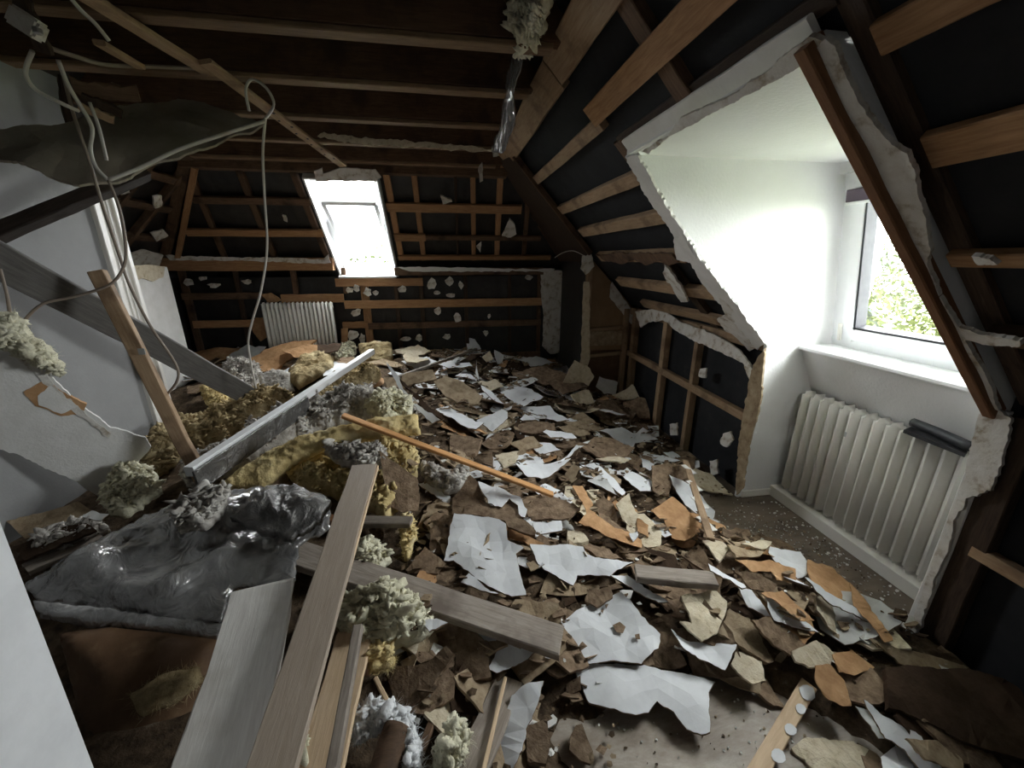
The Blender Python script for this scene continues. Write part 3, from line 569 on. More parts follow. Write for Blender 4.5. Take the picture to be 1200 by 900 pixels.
for (x, y), z in zip(CPX, CPZ):
    wgt = 1/((GG[..., 0]-x)**2+(GG[..., 1]-y)**2+.01)**2.2; num += wgt*z; den += wgt
hm = np.maximum(num/den, 0); hm[hm < .012] = 0
base = hm.copy()
def cell(x, y): return min(max(int((x-GX0)/GS), 0), GN[0]-1), min(max(int((y-GY0)/GS), 0), GN[1]-1)
def hz(x, y, m_=None): i, j = cell(x, y); return (hm if m_ is None else m_)[i, j]
def hit(px, py, lift=0, m_=None):
    r = ray(px, py); r = r/r.length; t_ = .35
    while t_ < 9:
        p = O+r*t_
        if p.z <= hz(p.x, p.y, m_)+lift: return p
        t_ += .012
    return p
def footprint(W):
    q = np.array([(p.x, p.y) for p in W]); lo = q.min(0)-GS; hi = q.max(0)+GS
    i0, j0 = cell(*lo); i1, j1 = cell(*hi); sub = GG[i0:i1+1, j0:j1+1].reshape(-1, 2)
    if not len(sub): return None
    mk = inside(sub, q); ii, jj = np.meshgrid(np.arange(i0, i1+1), np.arange(j0, j1+1), indexing='ij')
    return ii.reshape(-1)[mk], jj.reshape(-1)[mk], sub[mk]
# mound
st = 3; nx = GN[0]//st; ny = GN[1]//st; vs = []; fs = []; idx = {}
for i in range(nx):
    for j in range(ny):
        x = gxs[i*st]; y = gys[j*st]; z = base[i*st, j*st]; x2 = min(x, 1.98)
        if z > 0: z = max(z-.03, -.02)+min(1, z*8)*(.05*noise.noise((x*4, y*4, 1))+.03*noise.noise((x*13, y*13, 2))+.012*noise.noise((x*40, y*40, 3)))
        else: z = -.02
        idx[i, j] = len(vs); vs.append((x, y, z))
for i in range(nx-1):
    for j in range(ny-1):
        q = [idx[i, j], idx[i+1, j], idx[i+1, j+1], idx[i, j+1]]
        xa, xb, ya, yb = vs[q[0]][0], vs[q[2]][0], vs[q[0]][1], vs[q[2]][1]
        if max(vs[a][2] for a in q) > 0 and xb < 2.0 and yb < 5.17 and xa > -3.49 and not (xa < -2.0 and yb < 2.84) and not (xb > 1.46 and yb > 4.14): fs.append(q)
put('rubble', mkmesh('rubble', vs, fs, 'rubble', True), label='mound of brown dust and crumbled fibreboard under the wreckage', cat='rubble', kind='stuff')

KIND = {'w': ('white_paper', 'white-faced fibreboard scrap', 'brown_fibre', .007), 'g': ('grey_paper', 'grey paper scrap', 'brown_fibre', .004), 'b': ('brown_fibre', 'brown fibreboard scrap', None, .013), 'd': ('dark_fibre', 'dark brown fibreboard scrap', None, .012),
        't': ('kraft', 'orange-brown torn paper scrap', None, .004), 'c': ('cream_plaster', 'cream speckled plaster scrap', None, .012), 'm': ('mottled_tan', 'mottled tan fibreboard scrap', None, .010)}
def build_frag(W, n, kind, curl=0, label=None, group=None, th=None, name=None, holes=None, step=.05):
    """W: outline in space on a plane with normal n"""
    mat, nm, core, t0 = KIND[kind]; th = th or t0
    c = sum(W, Vector())/len(W); B = basis(n); Bi = B.inverted(); L = [Bi @ (p-c) for p in W]
    P, tr, be = sheetgeo([(p.x, p.y) for p in L], step)
    ex = max(np.ptp(P[:, 0]), np.ptp(P[:, 1]), .02); an = random.random()*3.14; sd = random.random()*50
    u = P[:, 0]*math.cos(an)+P[:, 1]*math.sin(an)
    zc = np.array([curl*(a*a)/ex*2 for a in u])+np.array([.10*ex*noise.noise((p[0]*3/ex, p[1]*3/ex, sd)) for p in P])*.5
    rg = np.array([noise.noise((p[0]*60, p[1]*60, sd))*.002 for p in P])
    M = Matrix.Translation(c) @ B; cat = {'t': 'paper scrap', 'g': 'paper scrap', 'c': 'plaster scrap'}.get(kind, 'board scrap')
    name = name or {'t': 'paper_scrap', 'g': 'paper_scrap', 'c': 'plaster_scrap'}.get(kind, 'fibreboard_scrap')
    if core:
        v_, f_ = solid(P, tr, be, zc-.0005, zc-th+rg)
        o = put(name, mkmesh(name, v_, f_, core), None, M, label or nm+' lying loose in the debris', cat, group)
        v2, f2 = solid(P*.992, tr, be, zc+.0012, zc-.0003)
        put('paper_facing', mkmesh('paper_facing', v2, f2, mat, False), o, M)
    else:
        v_, f_ = solid(P, tr, be, zc+rg*2, zc-th+rg)
        o = put(name, mkmesh(name, v_, f_, mat), None, M, label or nm+' lying loose in the debris', cat, group)
    if holes:
        for hp in holes:
            H_ = [Bi @ (p-c) for p in hp]; Ph, th_, bh = sheetgeo([(p.x, p.y) for p in H_], 1)
            v3, f3 = solid(Ph, th_, bh, np.full(len(Ph), .004), np.zeros(len(Ph))); put('tear_hole', mkmesh('tear_hole', v3, f3, 'brown_fibre'), o, M)
    return o
def settle(n, W, pct=90, th=.01, upd=True):
    """how far the outline has to rise to lie on the heap"""
    fp = footprint(W)
    if fp is None or not len(fp[0]): return None
    c = sum(W, Vector())/len(W); z = c.z-(n.x*(fp[2][:, 0]-c.x)+n.y*(fp[2][:, 1]-c.y))/n.z
    return fp, z, np.percentile(hm[fp[0], fp[1]]-z, pct)
GRP = {}
# --- loose filler scraps, laid layer on layer
nfill = 205; cnt = 0
ZN = [(-.1, 1.9, 1.5, 5.0, 190), (.9, 1.75, 1.05, 1.9, 40), (-2.9, .1, 3.6, 5.0, 46), (-.4, .6, .85, 1.5, 28), (.95, 1.85, .6, 1.0, 8)]
for x0, x1, y0, y1, num_ in ZN:
    for k in range(num_):
        x = random.uniform(x0, x1); y = random.uniform(y0, y1)
        if hz(x, y, base) < .015 and random.random() < .85: continue
        if x > 1.35 and y > 4.0: continue
        s = random.uniform(.07, .18)*(1.3 if y > 2.6 else 1)
        kd = random.choices('wbtcmdg', (34 if y > 1.7 else 10 if y > 1.05 else 0, 34, 9, 9, 16, 8, 4))[0]
        nv = random.randint(5, 8); asp = random.uniform(.5, 1); rot = random.random()*6.28; pl = []
        for i in range(nv):
            a = 6.283*(i+random.uniform(-.3, .3))/nv; r = s*random.uniform(.65, 1.15); u, v = r*math.cos(a), r*asp*math.sin(a)
            pl.append((x+u*math.cos(rot)-v*math.sin(rot), y+u*math.sin(rot)+v*math.cos(rot)))
        pl = jag(pl, .03, .006)
        pl = [Vector((min(p.x, 1.9), min(p.y, 5.05))) for p in pl]
        fp = footprint([Vector((p.x, p.y, 0)) for p in pl])
        if fp is None or len(fp[0]) < 4: continue
        A = np.c_[fp[2]-np.array([x, y]), np.ones(len(fp[0]))]; sol = np.linalg.lstsq(A, hm[fp[0], fp[1]], rcond=None)[0]
        gx, gy = np.clip(sol[:2]+RS.uniform(-.18, .18, 2), -.5, .5); zz = A[:, 0]*gx+A[:, 1]*gy
        z0 = np.percentile(hm[fp[0], fp[1]]-zz, 80)+.008; n = Vector((-gx, -gy, 1)).normalized()
        W = [Vector((p.x, p.y, z0+gx*(p.x-x)+gy*(p.y-y))) for p in pl]
        zone = ('before the far radiator' if x < -.9 else 'before the far wall battens' if x < .6 else 'before the plywood corner box') if y > 4.1 else \
            ('behind the long white trim' if x < -.1 else 'around the mottled oval board' if x < .9 else 'under the knee wall studs') if y > 2.7 else \
            ('around the orange lath' if x < .7 else 'around the kraft strip' if x < 1.2 else 'beside the plaster-stained lath') if y > 1.75 else \
            ('by the long grey plank' if x < .5 else 'around the white holed sheet' if x < 1.0 else 'in the pile by the dormer floor') if y > 1.05 else \
            ('by the tall white strip' if x < .8 else 'around the dark broken board')
        build_frag(W, n, kd, random.uniform(-.02, .10), 'small loose '+KIND[kd][1]+' '+zone, 'small '+KIND[kd][1]+'s '+zone, step=.06)
        hm[fp[0], fp[1]] = np.maximum(hm[fp[0], fp[1]], np.minimum(z0+zz+.004, base[fp[0], fp[1]]+.16)); cnt += 1

# ================================================================== INSULATION WOOL
TUFT = []
def tufts():
    if not TUFT:
        bm = bmesh.new(); bmesh.ops.create_icosphere(bm, subdivisions=2, radius=1); bm.verts.index_update(); iv = [v.co.copy() for v in bm.verts]; f = np.array([[v.index for v in q.verts] for q in bm.faces]); bm.free()
        for k in range(10):
            s2 = k*7.3; TUFT.append((np.array([v*(1+.7*noise.noise((v.x*1.8+s2, v.y*1.8, v.z*1.8))+.5*noise.noise((v.x*4.5, v.y*4.5+s2, v.z*4.5))) for v in iv]), f))
    return TUFT
def wool(poly, mat, puff, label, lift=0, z=None, n=None, plane=None, rough=1.0, step=.022, fuzz=120, name='insulation_wool', sharp=.5, th0=.02, group=None):
    pp = jag(poly, 4, 2.4*min(1, rough)); cx = sum(p[0] for p in poly)/len(poly); cy = sum(p[1] for p in poly)/len(poly)
    if plane is None:
        n = Vector(n or (0, -.25, 1)).normalized(); c0 = hit(cx, cy, lift, hm) if z is None else at(cx, cy, Z=z); d = n.dot(c0)
    else: n, d = Vector(plane[0]).normalized(), plane[1]/Vector(plane[0]).length
    W = [onp(p[0], p[1], n, d) for p in pp]; c = sum(W, Vector())/len(W)
    if n.dot(O-c) < 0: n = -n
    B = basis(n); Bi = B.inverted(); L = [Bi @ (p-c) for p in W]; q = [(p.x, p.y) for p in L]
    area = np.ptp([a[0] for a in q])*np.ptp([a[1] for a in q]); step = max(.011, math.sqrt(area/3200)) if rough > .2 else max(.02, math.sqrt(area/1500))
    P, tr, be = sheetgeo(q, step); e = edged(P, q); sd = random.random()*90; an = random.random()*3.14; ca, sa_ = math.cos(an), math.sin(an)
    U = P[:, 0]*ca+P[:, 1]*sa_; V = P[:, 1]*ca-P[:, 0]*sa_
    big = np.array([noise.noise((u*7, v*7, sd)) for u, v in zip(U, V)])
    lay = np.array([1-abs(noise.noise((u*9+sd, v*26, sd+3)))*2 for u, v in zip(U, V)])
    tuf = np.array([abs(noise.noise((u*38, v*38, sd+7)))+.5*abs(noise.noise((u*80, v*80, sd+9))) for u, v in zip(U, V)])
    prof_ = np.clip(e/(puff*.8+1e-6), 0, 1)**sharp
    k_ = min(1.0, rough) if rough > .2 else .25*rough
    top = prof_*puff*(.62+.75*rough*big+.35*k_*lay)+.045*k_*tuf*np.minimum(1, e*40)+.004
    top = np.maximum(top, .002)
    if mat.startswith('foil'):
        def rdg(f, g, o): return np.array([(1-abs(noise.noise((u*f, v*g, sd+o)))*2.2) for u, v in zip(U, V)])
        top = np.minimum(1, e*12)*(.02+.05*big+.030*np.maximum(0, rdg(2.5, 7, 1))**2+.014*np.maximum(0, rdg(9, 15, 2))**2)+.01; k_ = .3
    bot = -th0*np.ones(len(P))
    jit = np.array([noise.noise_vector((p[0]*30, p[1]*30, sd)).xy[:] for p in P])*.010*k_
    P2 = P+jit; vs, fs = solid(P2, tr, be, top, bot)
    if rough > .6 and mat.startswith('wool'):
        inn = [i for i in range(len(P)) if e[i] > .006] or [0]; vs = [tuple(v) for v in vs]
        for _ in range(int(min(900, 90+area*5200))):
            i = random.choice(inn); r_ = random.uniform(.004, .0125)*(1.6 if random.random() < .12 else 1); o_ = len(vs); tv, tf = random.choice(tufts())
            az = random.random()*6.3; el = random.uniform(-.7, .7); q_ = tv*np.array([random.uniform(1.0, 2.4), random.uniform(.6, 1.1), random.uniform(.4, .9)])*r_
            q_ = q_ @ np.array([[math.cos(el), 0, -math.sin(el)], [0, 1, 0], [math.sin(el), 0, math.cos(el)]]) @ np.array([[math.cos(az), math.sin(az), 0], [-math.sin(az), math.cos(az), 0], [0, 0, 1]])
            vs += [tuple(v) for v in (q_+np.array([P2[i][0], P2[i][1], top[i]+random.uniform(-.4, .9)*r_]))]; fs += [tuple(f) for f in (tf+o_).tolist()]
    o = put(name, mkmesh(name, vs, fs, mat, True), None, Matrix.Translation(c) @ B, label, 'insulation', group)
    if fuzz:
        fv = []; ff = []
        for _ in range(int(fuzz*min(16, 5+area*70))):
            i = random.randrange(len(P)); a = Vector((P2[i][0], P2[i][1], top[i]-.004)); dr = Vector((random.gauss(0, 1), random.gauss(0, 1), random.uniform(.0, .9))).normalized()
            l_ = random.uniform(.010, .032); sid = dr.cross(Vector((random.random(), random.random(), 1))).normalized()*.0006; bnd = Vector((random.gauss(0, .3), random.gauss(0, .3), -.3))*l_
            k_ = len(fv); m1 = a+dr*l_*.5+bnd*.25; m2 = a+dr*l_+bnd
            fv += [a-sid, a+sid, m1-sid*.8, m1+sid*.8, m2]; ff += [(k_, k_+1, k_+3, k_+2), (k_+2, k_+3, k_+4)]
        f_ = put('loose_fibres', mkmesh('loose_fibres', fv, ff, mat), o, Matrix.Translation(c) @ B); f_['kind'] = 'stuff'
    fp = footprint(W)
    if plane is None and fp is not None and len(fp[0]):
        zz = c.z-(n.x*(fp[2][:, 0]-c.x)+n.y*(fp[2][:, 1]-c.y))/n.z+puff*.6
        hm[fp[0], fp[1]] = np.maximum(hm[fp[0], fp[1]], np.minimum(zz, base[fp[0], fp[1]]+.22))
    return o
wool([(262, 432), (285, 424), (302, 428), (312, 445), (300, 462), (285, 468), (268, 458)], 'wool_grey', .09, 'grey fluffy wool clump below the far radiator', .02)
wool([(302, 440), (320, 432), (342, 438), (346, 458), (318, 466), (308, 458)], 'wool_grey', .03, 'flat grey wool piece beside the grey fluffy clump', .02, n=(0, -.7, 1), rough=.5)
wool([(338, 436), (352, 422), (380, 410), (392, 420), (390, 432), (372, 442), (350, 455), (340, 450)], 'wool_dirty', .09, 'ochre wool roll end in front of the far radiator', .03, rough=.5)
wool([(420, 404), (440, 401), (459, 402), (461, 418), (456, 432), (432, 434), (424, 424)], 'wool_dirty', .10, 'square ochre wool block right of the far radiator', .03, n=(0, -.8, 1), rough=.4)
wool([(392, 412), (408, 406), (418, 408), (415, 420), (400, 425), (392, 420)], 'wool_pale', .06, 'small pale wool tuft between the ochre roll and block', .03)
wool([(362, 468), (385, 452), (405, 440), (430, 432), (447, 438), (440, 448), (418, 456), (395, 468), (372, 474)], 'wool_dirty', .08, 'ochre wool strip behind the long white trim', .03)
wool([(205, 505), (235, 492), (262, 478), (300, 464), (335, 460), (350, 468), (318, 482), (295, 500), (262, 520), (235, 535), (212, 528)], 'wool_dirty', .09, 'long dirty wool batt left of the white trim', .03)
wool([(236, 458), (252, 452), (267, 462), (265, 478), (248, 482)], 'wool_yellow', .05, 'small yellow wool tuft against the left knee board', .04)
wool([(175, 520), (205, 498), (215, 525), (205, 545), (180, 560), (165, 545)], 'wool_dirty', .08, 'brown wool clump beside the white casing', .04)
wool([(280, 525), (296, 498), (330, 486), (360, 478), (400, 462), (428, 456), (460, 460), (488, 475), (491, 490), (440, 494), (395, 498), (345, 512), (310, 530), (290, 540)], 'wool_grey', .10, 'big grey shaggy wool heap beside the long white trim', .05, rough=1.6)
wool([(425, 478), (440, 466), (465, 464), (485, 474), (482, 488), (450, 492)], 'wool_pale', .06, 'pale green-white wool tuft on the grey heap', .12, rough=1.4)
wool([(330, 548), (370, 530), (420, 518), (470, 515), (492, 535), (488, 560), (470, 590), (450, 612), (425, 590), (395, 585), (350, 575)], 'wool_yellow', .09, 'torn yellow wool tangle under the slab edge', .03, rough=1.5)
wool([(380, 530), (410, 524), (450, 528), (455, 545), (430, 550), (400, 545)], 'wool_grey', .05, 'grey wool tuft lying on the yellow tangle', .10, rough=1.3)
wool([(248, 578), (278, 555), (315, 530), (355, 512), (400, 500), (450, 490), (490, 487), (493, 508), (462, 512), (420, 516), (380, 526), (340, 548), (310, 572), (275, 574)], 'wool_yellow', .07, 'long yellow mineral wool slab across the heap', .10, n=(0, -.9, 1), rough=.45, sharp=.25)
wool([(118, 590), (140, 562), (165, 550), (185, 556), (190, 575), (168, 588), (150, 604), (128, 602)], 'wool_pale', .09, 'white wool clump beneath the tip of the hanging board', .05)
wool([(215, 545), (240, 535), (285, 520), (295, 540), (262, 560), (235, 575), (218, 570)], 'wool_grey', .07, 'grey wool lump at the foot of the leaning post', .03)
wool([(408, 652), (428, 632), (448, 640), (458, 655), (450, 668), (430, 672), (412, 668)], 'wool_pale', .07, 'pale yellow wool tuft beside the taupe board', .04)
wool([(392, 730), (408, 702), (440, 692), (470, 694), (502, 714), (510, 735), (490, 752), (455, 760), (420, 758)], 'wool_pale', .08, 'pale wool heap under the long grey plank', .03, rough=1.5)
wool([(470, 610), (482, 604), (488, 620), (482, 650), (474, 655), (470, 635)], 'wool_yellow', .04, 'thin yellow wool strip beside the brown upright board', .06)
wool([(430, 775), (448, 760), (462, 770), (455, 785), (440, 790)], 'wool_yellow', .05, 'small yellow wool tuft by the pink foam', .04)
wool([(408, 762), (416, 752), (425, 765), (436, 776), (432, 788), (414, 790)], 'foam_pink', .05, 'torn pink foam lump beside the narrow upright lath', .05, rough=.8, fuzz=0, name='foam_lump')
wool([(412, 838), (430, 828), (455, 824), (478, 840), (488, 850), (492, 875), (496, 905), (474, 905), (470, 868), (452, 852), (432, 862), (418, 868)], 'wool_white', .05, 'white cotton-like wool draped over the log end', .08, rough=1.5, fuzz=260)
wool([(508, 905), (512, 872), (530, 848), (546, 852), (550, 868), (542, 890), (530, 905)], 'wool_pale', .05, 'yellow wool tuft beside the grey split plank', .07)
wool([(336, 905), (342, 860), (352, 845), (366, 872), (362, 905)], 'wool_pale', .05, 'pale wool tuft beside the taupe board at the heap front', .06)
wool([(488, 545), (510, 552), (530, 558), (545, 545), (552, 555), (535, 575), (520, 578), (500, 566)], 'wool_grey', .03, 'wisp of grey wool on the white and brown pieces', .05, rough=1.5, fuzz=200)
wool([(604, -6), (646, -6), (640, 20), (634, 42), (622, 62), (614, 58), (618, 35), (606, 18)], 'wool_pale', .05, 'pale wool tuft hanging from the ceiling edge', plane=(SR[0], SR[1]-.10))

# fine crumbs: far too many to count
cv = {k: ([], []) for k in ('rubble', 'chip_white', 'mottled_tan', 'brown_fibre')}
def crumb(x, y, z, s, key):
    v, f = cv[key]; k = len(v); a0 = random.random()*6.28; n_ = random.choice((4, 5)); tx, ty = random.gauss(0, .25), random.gauss(0, .25)
    for i in range(n_):
        a = a0+6.283*i/n_; r = s*random.uniform(.6, 1.2); v.append((x+r*math.cos(a), y+r*math.sin(a), z+.004+tx*r*math.cos(a)+ty*r*math.sin(a)))
    v.append((x, y, z+s*.45)); v.append((x, y, z-.004))
    for i in range(n_): j = (i+1) % n_; f.append((k+i, k+j, k+n_)); f.append((k+j, k+i, k+n_+1))
for _ in range(3600):
    x = random.uniform(-.6, 1.9); y = random.uniform(.7, 5.0)
    if hz(x, y, base) < .02: continue
    if y > 4.05 and x > 1.4: continue
    crumb(x, y, hz(x, y), random.choice((.005, .008, .012, .02)), random.choices(list(cv), (45, 16, 24, 15))[0])
for _ in range(1200):
    x = random.uniform(1.25, 2.17); y = random.gauss(1.6, .3)
    if DY0+.03 < y < DY1-.03 and hz(x, y, base) < .02: crumb(x, y, 0, random.choice((.003, .005, .005, .009)), random.choices(list(cv), (12, 68, 14, 6))[0])
for _ in range(160):
    x = random.uniform(.2, 1.3); y = random.uniform(.6, 1.1)
    if hz(x, y, base) < .02: crumb(x, y, 0, random.choice((.002, .004, .006)), random.choices(list(cv), (20, 45, 25, 10))[0])
for _ in range(1700):
    x = random.uniform(-.5, 1.9); y = random.uniform(.9, 5.0)
    if hz(x, y, base) < .03 or (y > 4.05 and x > 1.4): continue
    s_ = random.uniform(.018, .045); key = random.choices(('rubble', 'chip_white', 'mottled_tan', 'brown_fibre'), (25, 9, 26, 40))[0]
    v, f = cv[key]; k = len(v); a0 = random.random()*6.28; n_ = random.randint(4, 6); tx, ty = random.gauss(0, .3), random.gauss(-.1, .3); z = hz(x, y)+.01
    for dz_ in (0, -.006):
        for i in range(n_):
            a = a0+6.283*i/n_; r = s_*(.6+.6*((i*7+k) % 5)/4); v.append((x+r*math.cos(a), y+r*math.sin(a)*.7, z+dz_+tx*r*math.cos(a)+ty*r*math.sin(a)))
    f.append(tuple(range(k, k+n_))); f.append(tuple(range(k+2*n_-1, k+n_-1, -1))); f.extend([(k+i, k+n_+i, k+n_+(i+1) % n_, k+(i+1) % n_) for i in range(n_)])
for k, nm, lb in (('brown_fibre', 'brown_chips', 'small brown fibreboard chips filling the gaps of the heap'), ('rubble', 'brown_crumbs', 'fine brown fibreboard crumbs strewn over heap and dormer floor'), ('chip_white', 'plaster_crumbs', 'fine white plaster crumbs strewn over heap and dormer floor'), ('mottled_tan', 'tan_crumbs', 'fine tan paper crumbs strewn over heap and dormer floor')):
    put(nm, mkmesh(nm, cv[k][0], cv[k][1], k), label=lb, cat='crumbs', kind='stuff')

